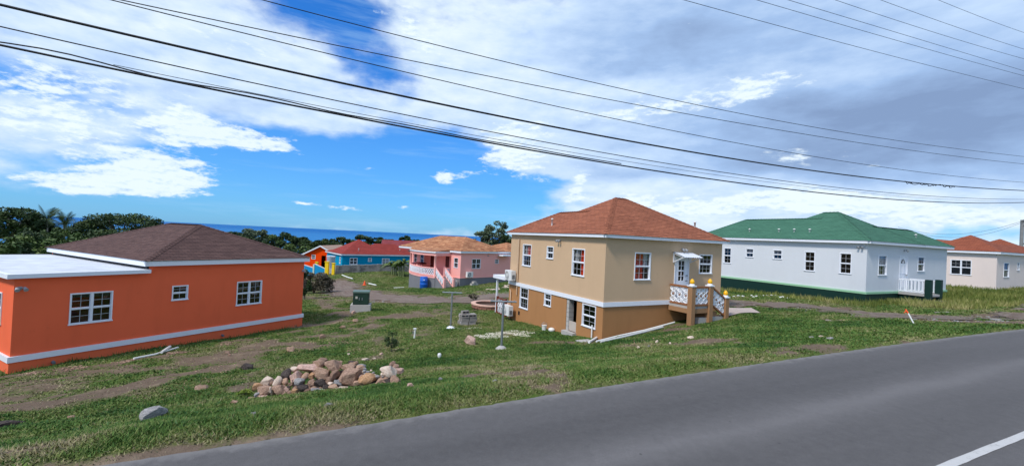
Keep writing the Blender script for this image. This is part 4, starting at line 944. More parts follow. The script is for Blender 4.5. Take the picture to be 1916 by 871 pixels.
    def lattice(pts, n, pan=None):
        """balustrade along points (x, y, z of floor)"""
        P = np.array(pts, float); L = np.r_[0, np.cumsum(np.linalg.norm(np.diff(P, axis=0), axis=1))]
        A = lambda k, z: tuple(np.array([np.interp(k * L[-1], L, P[:, i]) for i in range(3)]) + np.array([0, 0, z]))
        for z, r in ((.92, .065), (.10, .055)):
            m = H.mb(); m.tube([A(k, z) for k in np.linspace(0, 1, n + 1)], r, 6); H.part(m, 'handrail', pinktrim)
        for k in range(n):
            a, b = k / n, (k + 1) / n; mt = (a + b) / 2; m = H.mb()
            for s0, s1 in ((.14, .88), (.88, .14)): m.tube([A(a, s0), A(b, s1)], .05, 5)
            m.tube([A(a, .51), A(mt, .86), A(b, .51), A(mt, .16), A(a, .51)], .045, 5); m.build('baluster', white_trim, H.e, uv=False)
    lattice([(*on_arc(k, .08), -4.64) for k in np.linspace(.03, .90, 14)], 13); lattice([(-.72, pe + .08, -4.64), (-.06, pe + .08, -4.64)], 2)
    m = H.mb()
    for k in range(6): m.box(-1.96, -.84, pe - .27 * (k + 1), pe - .27 * k - .055, -6.6, -4.80 - .18 * k)
    H.part(m, 'steps', lconc)
    for x in (-2.03, -.78):
        ye = pe - 1.55; lattice([(x, pe - .06, -4.64), (x, ye, -5.72)], 4)
        m = H.mb(); m.box(x - .12, x + .12, ye - .22, ye, -6.8, -4.70); H.part(m, 'stair_post', pinktrim)
        m = H.mb(); m.box(x - .11, x + .11, pe - .05, pe + .15, -4.64, -3.60); H.part(m, 'stair_post', pinktrim)
        m = H.mb(); m.add([(x - .05, pe - .06, -4.66), (x - .05, ye, -5.75), (x - .05, ye, -6.7), (x - .05, pe - .06, -6.7), (x + .05, pe - .06, -4.66), (x + .05, ye, -5.75), (x + .05, ye, -6.7), (x + .05, pe - .06, -6.7)], [(0, 1, 2, 3), (4, 7, 6, 5), (0, 4, 5, 1)]); H.part(m, 'stringer', gconc)
    x1, y1 = 7.4, 12.2
    m = H.mb(); H.loop(m, -o, x1, -o, y1 + o, e, e + .22, .06); H.loop(m, x1 + .001, L1 + o, -o, L2 + o, e, e + .22, .06); H.part(m, 'fascia', white_trim)
    m = H.mb(); m.quad((-o + .05, -o + .05, e + .03), (L1 + o - .05, -o + .05, e + .03), (L1 + o - .05, y1 + o - .05, e + .03), (-o + .05, y1 + o - .05, e + .03)); H.part(m, 'soffit', white_trim)
    zt = e + .22
    m = H.mb(); H.hip(m, -o - .04, x1, -o - .04, y1 + o + .04, zt, .41, .25, .02); H.hip(m, 6.9, L1 + o + .04, -o - .03, 6.2, zt - .004, .335, .25, .02); H.hip(m, 4, L1 + o, .2, L2 + o, zt - .01, .05); H.part(m, 'roof', roof_pk)
    m = H.mb(); m.box(5.6, 7.3, -.95, -.02, e - .28, e - .14); H.part(m, 'door_canopy', white_trim)
    flood(H, 's', 4.0, -2.2, 1)
pink_house()
p = local_to_world(PKH, 1.15, -.36, -4.62); ac_unit(p, rad(90 - PKH[2]), 'white air conditioner on the pink house wall under a window', wide=.85, high=.62)

# ------------------------------------------------------------------ blue house, red-orange gabled house, far maroon roof
def blue_house():
    L1, L2, e, o = 11.7, 9.1, -3.9, .25; zb = -6.8
    H = House('blue_house', BLH, zb, 'turquoise blue house with red hip roof behind the block wall')
    Ws = [(1.11, 2.29, -5.32, -4.27), (3.95, 4.54, -4.85, -4.27), (6.23, 7.47, -5.32, -4.30)]; Wt = [(.79, 1.5, -5.26, -4.24)]
    m = H.mb(); H.shell(m, L1, L2, -7.4, e + .05, Ws, Wt, floor=-6.5); H.part(m, 'wall', blue)
    m = H.mb(); H.loop(m, -o, L1 + o, -o, L2 + o, e, e + .22, .06); H.part(m, 'fascia', white_trim)
    zt = e + .22
    m = H.mb(); H.hip(m, -o - .04, 7.2, -o - .04, 7.2, zt, .6, .2, .015); H.hip(m, 3, L1 + o + .04, -o - .03, 5.3, zt - .005, .6, .2, .015); H.hip(m, -o - .03, L1 + o, 1, L2 + o, zt - .01, .3); H.part(m, 'roof', roof_bl)
    m = H.mb(); m.quad((-o + .05, -o + .05, e + .03), (L1 + o - .05, -o + .05, e + .03), (L1 + o - .05, L2 + o - .05, e + .03), (-o + .05, L2 + o - .05, e + .03)); H.part(m, 'soffit', white_trim)
    H.window('s', *Ws[0], 2, 2, 4, casing=.08); H.window('s', *Ws[1], 1, 2, 3, casing=.08); H.window('s', *Ws[2], 2, 2, 4, casing=.08, curtain=[(.0, 1., .1, curtain_pale)]); H.window('t', *Wt[0], 1, 2, 4, casing=.08)
    vent(H, 2.6, .6, zt + .5, .3, .06); vent(H, 9.5, .8, zt + .5, .3, .06); flood(H, 's', 4.4, -3.98, 1)
blue_house()
def gable_house():
    Y = 80.; a = at_depth(568, 474, Y); b = at_depth(617.5, 474, Y); W_ = b[0] - a[0]; e = a[2] + .1
    h = (a[0] + .25, Y, 90.); zb = -8.2
    H = House('orange_gable_house', h, zb, 'small red-orange house with a gable roof, partly behind the blue gate')
    L1 = W_ + 1.0; rz_ = at_depth(603, 459, Y)[2]; L2 = 9.
    hole = [(1.28, 2.0, -5.66, -4.86)] ; dh = (3.1, 3.9, -7.6, -4.95)
    m = H.mb(); H.wall(m, 's', 0, L1, -8.6, e, hole + [dh]); m.add([(0, 0, e), (L1, 0, e), (L1 / 2, 0, rz_ - .25)], [(0, 1, 2)]); m.quad((0, 0, -8.6), (0, L2, -8.6), (0, L2, e), (0, 0, e)); m.quad((L1, 0, -8.6), (L1, L2, -8.6), (L1, L2, e), (L1, 0, e)); m.quad((0, L2, -8.6), (L1, L2, -8.6), (L1, L2, e), (0, L2, e)); m.add([(0, L2, e), (L1, L2, e), (L1 / 2, L2, rz_ - .25)], [(0, 1, 2)]); m.quad((.02, .02, -7.7), (L1 - .02, .02, -7.7), (L1 - .02, L2, -7.7), (.02, L2, -7.7)); H.part(m, 'wall', redor)
    m = H.mb(); ov = .45; sl = (rz_ - e) / (L1 / 2)
    for sg in (0, 1):
        xa = -ov if sg == 0 else L1 + ov; za = e - ov * sl
        m.add([(xa, -.4, za), (L1 / 2, -.4, rz_), (L1 / 2, L2 + .4, rz_), (xa, L2 + .4, za), (xa, -.4, za - .12), (L1 / 2, -.4, rz_ - .12), (L1 / 2, L2 + .4, rz_ - .12), (xa, L2 + .4, za - .12)], [(0, 1, 2, 3), (4, 7, 6, 5), (0, 3, 7, 4)])
    H.part(m, 'roof', roof_gy)
    m = H.mb()
    for xa in (-ov, L1 + ov): m.add([(xa, -.44, e - ov * sl - .22), (L1 / 2, -.44, rz_ - .22), (L1 / 2, -.44, rz_ + .03), (xa, -.44, e - ov * sl + .03)], [(0, 1, 2, 3)]); m.add([(xa, -.405, e - ov * sl - .22), (L1 / 2, -.405, rz_ - .22), (L1 / 2, -.405, rz_ + .03), (xa, -.405, e - ov * sl + .03)], [(0, 1, 2, 3)])
    H.part(m, 'barge_board', white_trim)
    H.window('s', *hole[0], 1, 2, 4, casing=.08)
gable_house()
def maroon_house():
    Y = 98.; a = at_depth(716, 462, Y); zr = at_depth(760, 450.5, Y)[2]; zb = -12
    H = House('maroon_roof_house', (a[0], Y, 78.), zb, 'distant house with a long maroon gable roof between the blue and pink houses')
    L1, L2, e = 13., 8., zr - 2.
    m = H.mb(); H.shell(m, L1, L2, -12.5, e, (), ()); H.part(m, 'wall', cream)
    m = H.mb(); y0, y1, ym = -.5, L2 + .5, L2 / 2
    m.add([(-.5, y0, e - .1), (L1 + .5, y0, e - .1), (L1 + .5, ym, zr), (-.5, ym, zr), (-.5, y1, e - .1), (L1 + .5, y1, e - .1)], [(0, 1, 2, 3), (3, 2, 5, 4), (0, 3, 4), (1, 5, 2)]); H.part(m, 'roof', roof_ma)
    m = H.mb()
    for y in (y0, y1):
        m.add([(-.55, y, e - .35), (-.55, ym, zr - .3), (-.55, ym, zr + .04), (-.55, y, e - .05)], [(0, 1, 2, 3)])
        m.add([(-.50, y, e - .35), (-.50, ym, zr - .3), (-.50, ym, zr + .04), (-.50, y, e - .05)], [(0, 1, 2, 3)])
    H.part(m, 'barge_board', white_trim)
    m = H.mb(); m.box(-.04, 0, 3.4, 4.4, e - 1.4, e - .4); H.part(m, 'window', white_trim)
maroon_house()
# ------------------------------------------------------------------ block wall, gate, tank
def block_wall():
    A = Vector((-24.6, 61.2)); B = Vector((-13.4, 69.5)); d = (B - A); L = d.length; ang = math.atan2(d.y, d.x)
    t = thing('block_wall', (A.x, A.y, -6.3), ang, 'weathered grey concrete block wall in front of the blue house', 'wall')
    m, T, b = newmat('weathered_block'); uv = T.node('ShaderNodeUVMap').outputs[0]; o = T.node('ShaderNodeTexCoord').outputs['Object']
    br = T.node('ShaderNodeTexBrick'); T.put(br.inputs['Vector'], uv); br.inputs['Scale'].default_value = 1; br.inputs['Brick Width'].default_value = .42; br.inputs['Row Height'].default_value = .21; br.inputs['Mortar Size'].default_value = .012
    br.inputs['Color1'].default_value = (.26, .24, .22, 1); br.inputs['Color2'].default_value = (.34, .31, .29, 1); br.inputs['Mortar'].default_value = (.18, .17, .16, 1)
    n = T.noise(o, .9, 5, .65); T.put(b.inputs['Base Color'], T.mix(T.ss(n, .48, .62, 0, .7), br.outputs[0], (.09, .085, .08))); b.inputs['Roughness'].default_value = .95
    bump(T, b, br.outputs['Fac'], -.5, .02)
    mb = MB(); n_ = 14
    for k in range(n_):
        x0, x1 = L * k / n_, L * (k + 1) / n_; top = .22 + .028 * k + .95
        mb.box(x0 + .001, x1 - .001, 0, .2, -1.2, top)
    mb.build('block_panel', m, t)
    mb = MB()
    for k in range(0, n_ + 1, 3): x = L * k / n_; mb.box(x - .2, x + .2, -.06, .26, -1.2, 1.25 + .028 * k)
    mb.build('pier', m, t)
    mb = MB()
    for k in range(n_): x0, x1 = L * k / n_, L * (k + 1) / n_; mb.box(x0 + (.2 if k % 3 == 0 else 0), x1 - (.2 if k % 3 == 2 else 0), -.03, .23, 1.17 + .028 * k, 1.22 + .028 * k)
    mb.build('coping', lconc, t)
block_wall()
def gate():
    Y = 60.; P = lambda px, py: at_depth(px, py, Y)
    t = thing('gate', (P(587, 512)[0], Y, -6.6), 0, 'turquoise double gate with sloping white-edged tops below the orange gable house', 'gate')
    ox = t.location.x
    def leaf(pxs, tops, bot):
        x0, x1 = P(pxs[0], 500)[0] - ox, P(pxs[1], 500)[0] - ox; z0, z1 = P(pxs[0], tops[0])[2] + 6.6, P(pxs[1], tops[1])[2] + 6.6
        m = MB(); n = 8
        for k in range(n):
            a, b = x0 + (x1 - x0) * k / n, x0 + (x1 - x0) * (k + 1) / n; za = z0 + (z1 - z0) * k / n; zb = z0 + (z1 - z0) * (k + 1) / n
            m.add([(a, 0, bot), (b - .01, 0, bot), (b - .01, 0, zb), (a, 0, za), (a, .05, bot), (b - .01, .05, bot), (b - .01, .05, zb), (a, .05, za)], [(0, 1, 2, 3), (4, 7, 6, 5), (0, 3, 7, 4), (1, 5, 6, 2), (3, 2, 6, 7)])
        g = m.build('gate_leaf', bluegate, t)
        m = MB(); m.add([(x0, -.02, z0), (x1, -.02, z1), (x1, -.02, z1 + .1), (x0, -.02, z0 + .1), (x0, .07, z0), (x1, .07, z1), (x1, .07, z1 + .1), (x0, .07, z0 + .1)], [(0, 1, 2, 3), (4, 7, 6, 5), (3, 2, 6, 7), (0, 4, 5, 1)]); m.build('top_rail', white_trim, g)
    leaf((560, 585.5), (493, 501), .05); leaf((588.5, 608), (494, 502.5), .02)
    m = MB(); x = P(587, 500)[0] - ox; m.box(x - .1, x + .1, -.06, .1, -.4, P(587, 494)[2] + 6.6); m.build('gate_post', paint('cream_paint', (.62, .66, .5), .6, .1, .1), t)
    for (px, w, top, lab) in ((612, .22, 488.5, 'tall yellow gate pillar beside the blue gate leaf'), (624, .17, 491.5, 'yellow gate pillar at the end of the block wall'), (592.5, .16, 489.5, 'short yellow pillar seen above the blue gate')):
        y = Y if px > 600 else Y + 6; p = at_depth(px, 500, y); zt = at_depth(px, top, y)[2]
        q = thing('gate_pillar', (p[0], y, -7.0), 0, lab, 'pillar', 'yellow gate pillars')
        m = MB(); m.box(-w, w, -w, w, -.3, zt + 7.0 - .1); m.build('shaft', yellow, q)
        m = MB(); m.box(-w - .06, w + .06, -w - .06, w + .06, zt + 7.0 - .1, zt + 7.0); m.build('cap', yellow, q)
    p = at_depth(619, 495, 63.); q = thing('water_tank', (p[0], 63., -6.6), 0, 'pale grey water tank standing behind the yellow gate pillars', 'water tank')
    zt = at_depth(619, 478, 63.)[2] + 6.6
    m = MB(); m.lathe([(.42, .9), (.46, 1.0), (.60, zt - .25), (.66, zt - .05), (.64, zt), (.1, zt + .02)], (0, 0, 0), 20); m.build('tank_body', paint('tank_plastic', (.42, .48, .56), .5, .1, .05), q)
    m = MB(); m.box(-.8, .8, -.8, .8, -.3, .9); m.build('stand', lconc, q)
    m = MB(); m.box(.3, .8, -.74, -.70, zt - .1, zt); m.build('pipe_bracket', white_trim, q)
gate()

# ------------------------------------------------------------------ yard objects
def transformer():
    p = on_ground(675, 581); t = thing('transformer_box', p, rad(14), 'dark green electrical transformer cabinet on a concrete plinth by the track', 'transformer')
    m = MB(); m.box(-.56, .56, -.5, .5, -.3, .42); m.build('plinth', lconc, t)
    m = MB(); m.box(-.44, .44, -.38, .40, .421, 1.12); m.build('cabinet', trafo, t)
    m = MB(); m.box(-.47, .47, -.42, .43, 1.121, 1.2); m.build('lid', paint('transformer_lid', lin(96, 116, 104), .5, .1, .05), t)
    for sx in (-1, 1):
        m = MB(); m.box(-.42 if sx < 0 else .01, -.01 if sx < 0 else .42, -.40, -.381, .46, 1.09); d = m.build('door', trafo, t)
        m = MB(); m.box(sx * .08 - .02, sx * .08 + .02, -.42, -.401, .7, .85); m.build('handle', metal, d)
    m = MB(); m.box(-.30, -.18, -.412, -.402, .78, .92); m.build('notice_plate', paint('notice_plate', (.5, .5, .42), .5, .1, 0), t)
transformer()
for (px, py, top, hw, lab) in ((843, 614, 547, 0.47, 'grey metal clothesline pole with white base, farther from the road'), (938, 652, 563.5, .48, 'grey metal clothesline pole beside the pale lime patch')):
    p = on_ground(px, py); Y = p.y; zt = at_depth(px + 3, top, Y)[2] - p.z
    t = thing('clothesline_pole', p, rad(4), lab, 'clothesline pole', 'clothesline poles in the yard')
    m = MB(); m.tube([(0, 0, -.2), (.0, 0, zt)], .042, 10); m.build('pole', metal, t)
    m = MB(); m.tube([(-hw, 0, zt), (hw, .0, zt)], .032, 8); c = m.build('crossbar', metal, t)
    for x in (-.4, -.14, .14, .4):
        m = MB(); m.torus(lambda a, b, c_: (x + b, a, zt + .045 + c_), .03, .007, 8, 4); m.build('hook', metal, c)
    m = MB(); m.lathe([(.22, -.1), (.21, .02), (.12, .09), (.06, .12)], (0, 0, 0), 12); m.build('concrete_footing', lconc if px > 900 else white, t)
blockm, T_, b_ = newmat('old_block')
_o = T_.node('ShaderNodeTexCoord').outputs['Object']; _r = T_.node('ShaderNodeObjectInfo').outputs['Random']
_n = T_.noise(_o, 14, 5, .7); T_.put(b_.inputs['Base Color'], T_.mix(T_.math('MULTIPLY_ADD', _r, .5, T_.math('MULTIPLY', _n, .5)), (.20, .18, .165), (.46, .43, .40))); b_.inputs['Roughness'].default_value = .95; bump(T_, b_, _n, .6, .02)
def block_stack():
    p = on_ground(874, 606); t = thing('block_stack', p, rad(24), 'stack of hollow concrete blocks on the grass between the clothesline poles', 'block stack')
    def blk(x, y, z, r=0., shell_=True):
        m = MB(); w, d, h = .40, .15, .20; th = .03
        m.box(-w / 2, w / 2, -d / 2, -d / 2 + th, 0, h); m.box(-w / 2, w / 2, d / 2 - th, d / 2, 0, h)
        for a in (-w / 2, -th / 2, w / 2 - th): m.box(a, a + th, -d / 2 + th, d / 2 - th, 0, h)
        m.box(-w / 2 + th, w / 2 - th, -d / 2 + th, d / 2 - th, .005, .02, 0)
        return link('block', m.mesh('block', blockm), t, (x, y, z), (0, 0, r))
    rr = random.Random(3)
    for k in range(3):
        for i in range(2):
            for j in range(3):
                x, y = (i - .5) * .43 + rr.uniform(-.03, .03) + (.04 if k == 1 else 0), (j - 1) * .175 + rr.uniform(-.02, .02)
                if k < 2: blk(x, y, k * .212 - .03, rr.uniform(-.09, .09))
                elif j < 2:                     # top course lies on its side, hollow ends to the road
                    b = blk(x, y, 0, 0); b.rotation_euler = (math.pi / 2, 0, rr.uniform(-.1, .1)); b.location = (x, -.06 + j * .22, .475)
    b = blk(0, 0, 0, 0); b.rotation_euler = (math.pi / 2, 0, .2); b.location = (-.16, .1, .64)
block_stack()
def planter():
    p = on_ground(917, 573); t = thing('planter_ring', p, 0, 'low round brick planter with pale pink rim beside the tan house', 'planter')
    R = 1.12; n = 24; pk_ = paint('planter_rim', lin(214, 172, 152), .8, .15, .3, 4)
    bk = MB(); bk.box(-.14, .14, -.10, .10, 0, .095); bm_ = bk.mesh('brick', paint('planter_brick', lin(140, 98, 82), .85, .3, .3, 5)); cp_ = MB(); cp_.box(-.165, .165, -.14, .14, 0, .07); cm = cp_.mesh('coping_stone', pk_)
    for k in range(n):
        a = 2 * math.pi * k / n
        for j in range(2): link('brick', bm_, t, (R * math.cos(a + j * .12), R * math.sin(a + j * .12), -.04 + j * .10), (0, 0, a + j * .12 + math.pi / 2))
        link('coping_stone', cm, t, (R * math.cos(a), R * math.sin(a), .165), (0, 0, a + math.pi / 2))
    m = MB(); m.lathe([(.05, .10), (R - .1, .08), (R - .1, -.1)], (0, 0, 0), 24); m.build('soil', paint('planter_soil', (.10, .06, .04), .95, .3, .6, 6), t)
planter()
def simple(name, build, mat, loc, rz, label, cat, group=None):
    m = MB(); build(m); o = m.build(name, mat, None, loc, (0, 0, rz)); return tag(o, label, cat, group)
p = on_ground(775, 633)
t = thing('pipe_stub', p, .2, 'thin white upright vent pipe standing on the grass near the young tree', 'pipe', 'white pipe ends in the yard')
m = MB(); m.tube([(0, 0, -.1), (.02, 0, .40)], .035, 8); m.build('pipe', pvc, t); m = MB(); m.box(-.05, .07, -.045, .045, .39, .44); m.build('elbow', pvc, t); m = MB(); m.box(-.075, -.035, -.03, .03, .2, .32); m.build('clip', metal, t)
p = on_ground(822, 668)
t = thing('pipe_stub', p, .2, 'short fat white pipe end with domed cap in the open grass', 'pipe', 'white pipe ends in the yard')
m = MB(); m.lathe([(.05, -.1), (.05, .06)], (0, 0, 0), 12); m.build('pipe', pvc, t); m = MB(); m.lathe([(.062, .05), (.062, .11), (.045, .135), (.01, .145)], (0, 0, 0), 12); m.build('cap', pvc, t)
def barrel_():
    p = local_to_world(PKH, -2.95, 2.55, 0); p.z = gz(p.x, p.y) - .02; Y = p.y
    t = thing('barrel', p, 0, 'bright blue plastic barrel beside the pink house steps', 'barrel'); h = 1.25; r = .42
    m = MB(); m.lathe([(r * .9, 0), (r, .06), (r, h * .32), (r * 1.04, h * .34), (r * 1.04, h * .37), (r, h * .39), (r, h * .62), (r * 1.04, h * .64), (r * 1.04, h * .67), (r, h * .69), (r * .98, h - .05), (r * .9, h)], (0, 0, 0), 20); m.build('drum', barrel, t)
    m = MB(); m.lathe([(r * .95, h - .06), (r * .97, h - .01), (r * .9, h + .02)], (0, 0, 0), 20); m.build('rim', barrel, t)
    m = MB(); m.box(.05, .15, -r - .01, -r + .02, h * .72, h * .80); m.build('sticker', white_trim, t)
barrel_()
p = on_ground(682, 533); t = thing('traffic_cone', p, 0, 'faded orange traffic cone on the verge of the gravel track', 'cone')
m = MB(); m.lathe([(.17, .03), (.05, .52), (.03, .54)], (0, 0, 0), 14); m.build('cone', conem, t); m = MB(); m.box(-.22, .22, -.22, .22, -.02, .03); m.build('base', conem, t)
def marker():
    p = on_ground(1713, 605); top = at_depth(1694, 578, p.y + .25); t = thing('marker_stake', p, 0, 'leaning white survey stake with orange tip by the road verge', 'stake')
    v = Vector(top) - p; m = MB(); m.tube([(0, 0, -.1), tuple(v * .72)], .022, 6); m.build('stick', pvc, t); m = MB(); m.tube([tuple(v * .72), tuple(v)], .026, 6); m.tube([tuple(v * .9), tuple(v * .78 + Vector((-.12, 0, -.02)))], .016, 5); m.build('orange_tip', conem, t)
marker()
def lying(name, pts_px, r, mat, label, cat, group=None, lift=None):
    P = [on_ground(*q) for q in pts_px]; o = P[0].copy(); l = r if lift is None else lift
    m = MB(); m.tube([tuple(p - o + Vector((0, 0, l))) for p in P], r, 8); return tag(m.build(name, mat, None, o), label, cat, group)
g_ = 'white pipes lying on the ground'
lying('white_pipe', [(250, 672), (290, 664), (333, 651)], .035, pvc, 'white pipe lying along the foot of the orange house wall', 'pipe', g_)
lying('white_pipe', [(302, 663), (318, 652)], .045, pvc, 'short white pipe crossing the long one by the orange house wall', 'pipe', g_, .09)
lying('white_pipe', [(1102, 642), (1112, 636), (1118, 632)], .05, pvc, 'short thick white pipe at the corner of the tan house', 'pipe', g_)
lying('white_pipe', [(1116, 640), (1160, 629), (1206, 619), (1262, 604)], .04, pvc, 'long white pipe along the brown basement wall, nearest the wall', 'pipe', g_)
lying('white_pipe', [(1124, 641), (1165, 632), (1210, 621), (1240, 613)], .045, paint('grey_pvc', (.62, .62, .60), .5, .1, .02), 'long greyish pipe lying outside the other pipes by the tan house', 'pipe', g_)
lying('white_pipe', [(640, 515), (650, 519), (660, 522)], .07, pvc, 'pale pipe on the far grass below the block wall', 'pipe', g_)
lying('white_pipe', [(690, 531), (704, 534)], .07, pvc, 'pale pipe on the grass right of the traffic cone', 'pipe', g_)
lying('white_pipe', [(737, 539), (756, 538)], .05, pvc, 'thin white pipe on the grass before the pink house', 'pipe', g_)
for (a, lab) in (([(1388, 571), (1460, 575)], 'pale plank lying on the grass past the concrete path'), ([(1752, 585), (1776, 584)], 'short plank lying beside the muddy track'), ([(1545, 599), (1580, 600)], 'flat pale board half buried in the verge')):
    P = [on_ground(*q) for q in a]; d = P[1] - P[0]
    simple('plank', lambda m: m.box(0, d.length, -.07, .07, 0, .04), wood, P[0], math.atan2(d.y, d.x), lab, 'plank', 'planks lying on the grass')
def concrete_path():
    P = [on_ground(*q) for q in ((1344, 596), (1424, 586.5), (1406, 577), (1352, 577))]
    m = MB(); n = 8
    for i in range(n):
        for j in range(n):
            f = lambda a, b: (P[0] * (1 - a) + P[1] * a) * (1 - b) + (P[3] * (1 - a) + P[2] * a) * b
            v = [f(i / n, j / n), f((i + 1) / n, j / n), f((i + 1) / n, (j + 1) / n), f(i / n, (j + 1) / n)]
            zz = lambda q: gz(q.x, q.y) + .05
            m.quad(*[(q.x, q.y, zz(q)) for q in v])
    tag(m.build('path', pconc), kind='structure')
concrete_path()
p = on_ground(1094, 638); simple('concrete_slab', lambda m: (m.box(-.32, .32, -.2, .2, -.05, .03)), lconc, p, rad(28), 'thin concrete slab at the foot of the tan house below the basement window', 'slab')
p = on_ground(1018, 617)
t = thing('paint_bucket', p, 0, 'small white bucket standing by the brown basement wall', 'bucket'); m = MB(); m.lathe([(.10, 0), (.125, .24), (.13, .25)], (0, 0, 0), 14); m.build('body', pvc, t); m = MB(); m.torus(lambda a, b, c: (a * 1., b, .24 + c), .135, .01, 12, 4); m.build('handle', metal, t)
p = on_ground(1032, 619); simple('rubble_bag', lambda m: m.lathe([(.10, -.02), (.17, .05), (.15, .13), (.06, .17)], (0, 0, 0), 9), pvc, p, .3, 'crumpled white sack lying beside the white bucket', 'sack')
p = on_ground(828, 534); simple('leaning_slab', lambda m: m.add([(-.2, 0, 0), (.2, 0, 0), (.22, .15, .7), (-.18, .15, .72), (-.2, .07, 0), (.2, .07, 0), (.22, .22, .7), (-.18, .22, .72)], [(0, 1, 2, 3), (4, 7, 6, 5), (0, 3, 7, 4), (1, 5, 6, 2), (3, 2, 6, 7)]), lconc, on_ground(852, 536), rad(20), 'pale concrete slab leaning by the pink house base', 'slab')
p = on_ground(887, 533)
t = thing('block_heap', p, rad(44), 'small heap of pale blocks under the pink house air conditioner', 'block heap')
for (x, z, w) in ((-.25, 0, .42), (.25, 0, .4), (.0, .22, .42)):
    m = MB(); m.box(-w / 2, w / 2, -.18, .18, 0, .2); m.build('block', lconc, t, (x, 0, z), (0, 0, w - .4))
p = local_to_world(PKH, -.75, 6.9, -4.64); t = thing('table', p, rad(44), 'dark maroon oval table on the pink house porch', 'table')
m = MB(); m.lathe([(.05, 1.0), (.85, 1.02), (.9, 1.1), (.6, 1.2), (.1, 1.22)], (0, 0, 0), 18); m.build('tabletop', maroon_t, t)
for a in range(4):
    m = MB(); m.tube([(.5 * math.cos(a * 1.57 + .78), .5 * math.sin(a * 1.57 + .78), 0), (.45 * math.cos(a * 1.57 + .78), .45 * math.sin(a * 1.57 + .78), 1.02)], .04, 6); m.build('leg', maroon_t, t)
def upole():
    Y = 56.; px = 1910.5; p = at_depth(px, 480, Y); zt = at_depth(px - 1, 411, Y)[2]; zb = -2.
    t = thing('utility_pole', (p[0], Y, zb), 0, 'grey wooden utility pole behind the cream house roofs', 'utility pole'); h = zt - zb
    m = MB(); m.tube([(0, 0, -.5), (0, 0, h)], [.21, .17], 12); m.build('pole', paint('grey_pole_wood', (.22, .22, .22), .9, .25, .4, 3), t)
    m = MB(); m.tube([(-.05, -.2, h - .2), (.35, -.2, h - .1)], .04, 6); m.build('bracket', metal, t)
    for z in (h - .05, h - .75, h - 3.1, h - 3.6):
        m = MB(); m.lathe([(.05, 0), (.08, .05), (.05, .1), (.08, .15), (.03, .2)], (.05 if z < h - .5 else -.1, -.25, z - .1), 8); m.build('insulator', paint('insulator', (.2, .2, .22), .4, .1, 0), t)
    return Vector((p[0], Y, zt))
UP = upole()

# ------------------------------------------------------------------ overhead cables: each hangs in the upright plane of its own pole line
RDV = Vector((.906, .424, 0)); RNV = Vector((-.424, .906, 0))
def cable(pts, D, r, label, before=35, after=45, extra=None, name='overhead_cable'):
    S = []; Z = []
    for px, py in pts:
        d = Vector(ray(px, py)); k = D / d.dot(RNV); q = d * k; S.append(q.dot(RDV)); Z.append(q.z)
    c = np.polyfit(S, Z, 2 if len(pts) < 5 else 3); s0, s1 = min(S), max(S)
    f = lambda s: float(np.polyval(c, min(max(s, s0), s1))) + (float(np.polyval(np.polyder(c), s1)) * (s - s1) if s > s1 else 0) + (float(np.polyval(np.polyder(c), s0)) * (s - s0) if s < s0 else 0)
    ss = np.concatenate([np.linspace(s0 - before, s0, 12)[:-1], np.linspace(s0, s1, 50), np.linspace(s1, s1 + after, 12)[1:]])
    P = [RDV * s + RNV * D + Vector((0, 0, f(s))) for s in ss]
    o = P[0].copy(); t = thing(name, o, 0, label, 'cable', 'overhead cables along the road')
    m = MB(); m.tube([tuple(p - o) for p in P], r, 6, caps=False); m.build('wire', cable_m, t, uv=False)
    if extra: extra(t, o, lambda s: RDV * s + RNV * D + Vector((0, 0, f(s))), S)
    return t
def lashing(t, o, P, S):
    a = S[-2] ; d = Vector(ray(1690, 345)); k = 11.3 / d.dot(RNV); sa = (d * k).dot(RDV); d = Vector(ray(1785, 350)); k = 11.3 / d.dot(RNV); sb = (d * k).dot(RDV)
    m = MB(); rr = random.Random(5); q = []
    for i in range(40):
        p = P(sa + (sb - sa) * i / 39) - o + Vector((rr.uniform(-.03, .03), rr.uniform(-.03, .03), rr.uniform(-.10, .03))); q.append(tuple(p))
    m.tube(q, .018, 5); m.build('splice', cable_m, t, uv=False)
def second_strand(t, o, P, S):
    m = MB(); q = [tuple(P(s) - o + Vector((0, 0, .05 + .06 * math.sin((s - S[0]) * 1.9) * math.exp(-abs(s - S[0]) / 5)))) for s in np.linspace(S[0] - 6, S[0] + 14, 50)]
    m.tube(q, .014, 5, caps=False); m.build('lashed_strand', cable_m, t, uv=False)
cable([(483, 0), (626, 35), (782, 72.6), (960, 119), (1271, 191), (1563, 244), (1916, 292.7)], 11.9, .011, 'uppermost cable of the long bunch, entering the sky at the top edge left of centre')
cable([(230, 0), (641, 87.7), (960, 152.8), (1324, 218.5), (1610, 267.8), (1916, 306.5)], 11.7, .011, 'second cable from the top of the long bunch')
cable([(203, 0), (451, 59), (676, 116), (960, 180), (1335, 260), (1695, 318), (1916, 341)], 11.5, .011, 'third cable from the top of the long bunch, crossing the second near the top edge')
cable([(0, 7.5), (150, 45), (451, 115), (960, 220.4), (1239, 275.7), (1536, 320.8), (1916, 356.3)], 11.3, .026, 'thickest black cable, entering at the top left corner, with a knotted splice', extra=lashing)
cable([(0, 49), (281, 111.7), (551, 175), (960, 252), (1239, 305), (1536, 347), (1916, 372.7)], 11.1, .012, 'thin cable between the two thick black ones')
cable([(0, 86), (100, 106), (351, 155), (586, 204), (960, 274), (1165, 312), (1451, 350), (1916, 378.6)], 10.9, .021, 'lowest thick black cable with wavy lashed strand at its left end', extra=second_strand)
cable([(330, 146), (591, 196), (960, 265.5), (1239, 313), (1536, 352), (1916, 377)], 10.95, .006, 'hair-thin cable just above the lowest thick one', before=1)
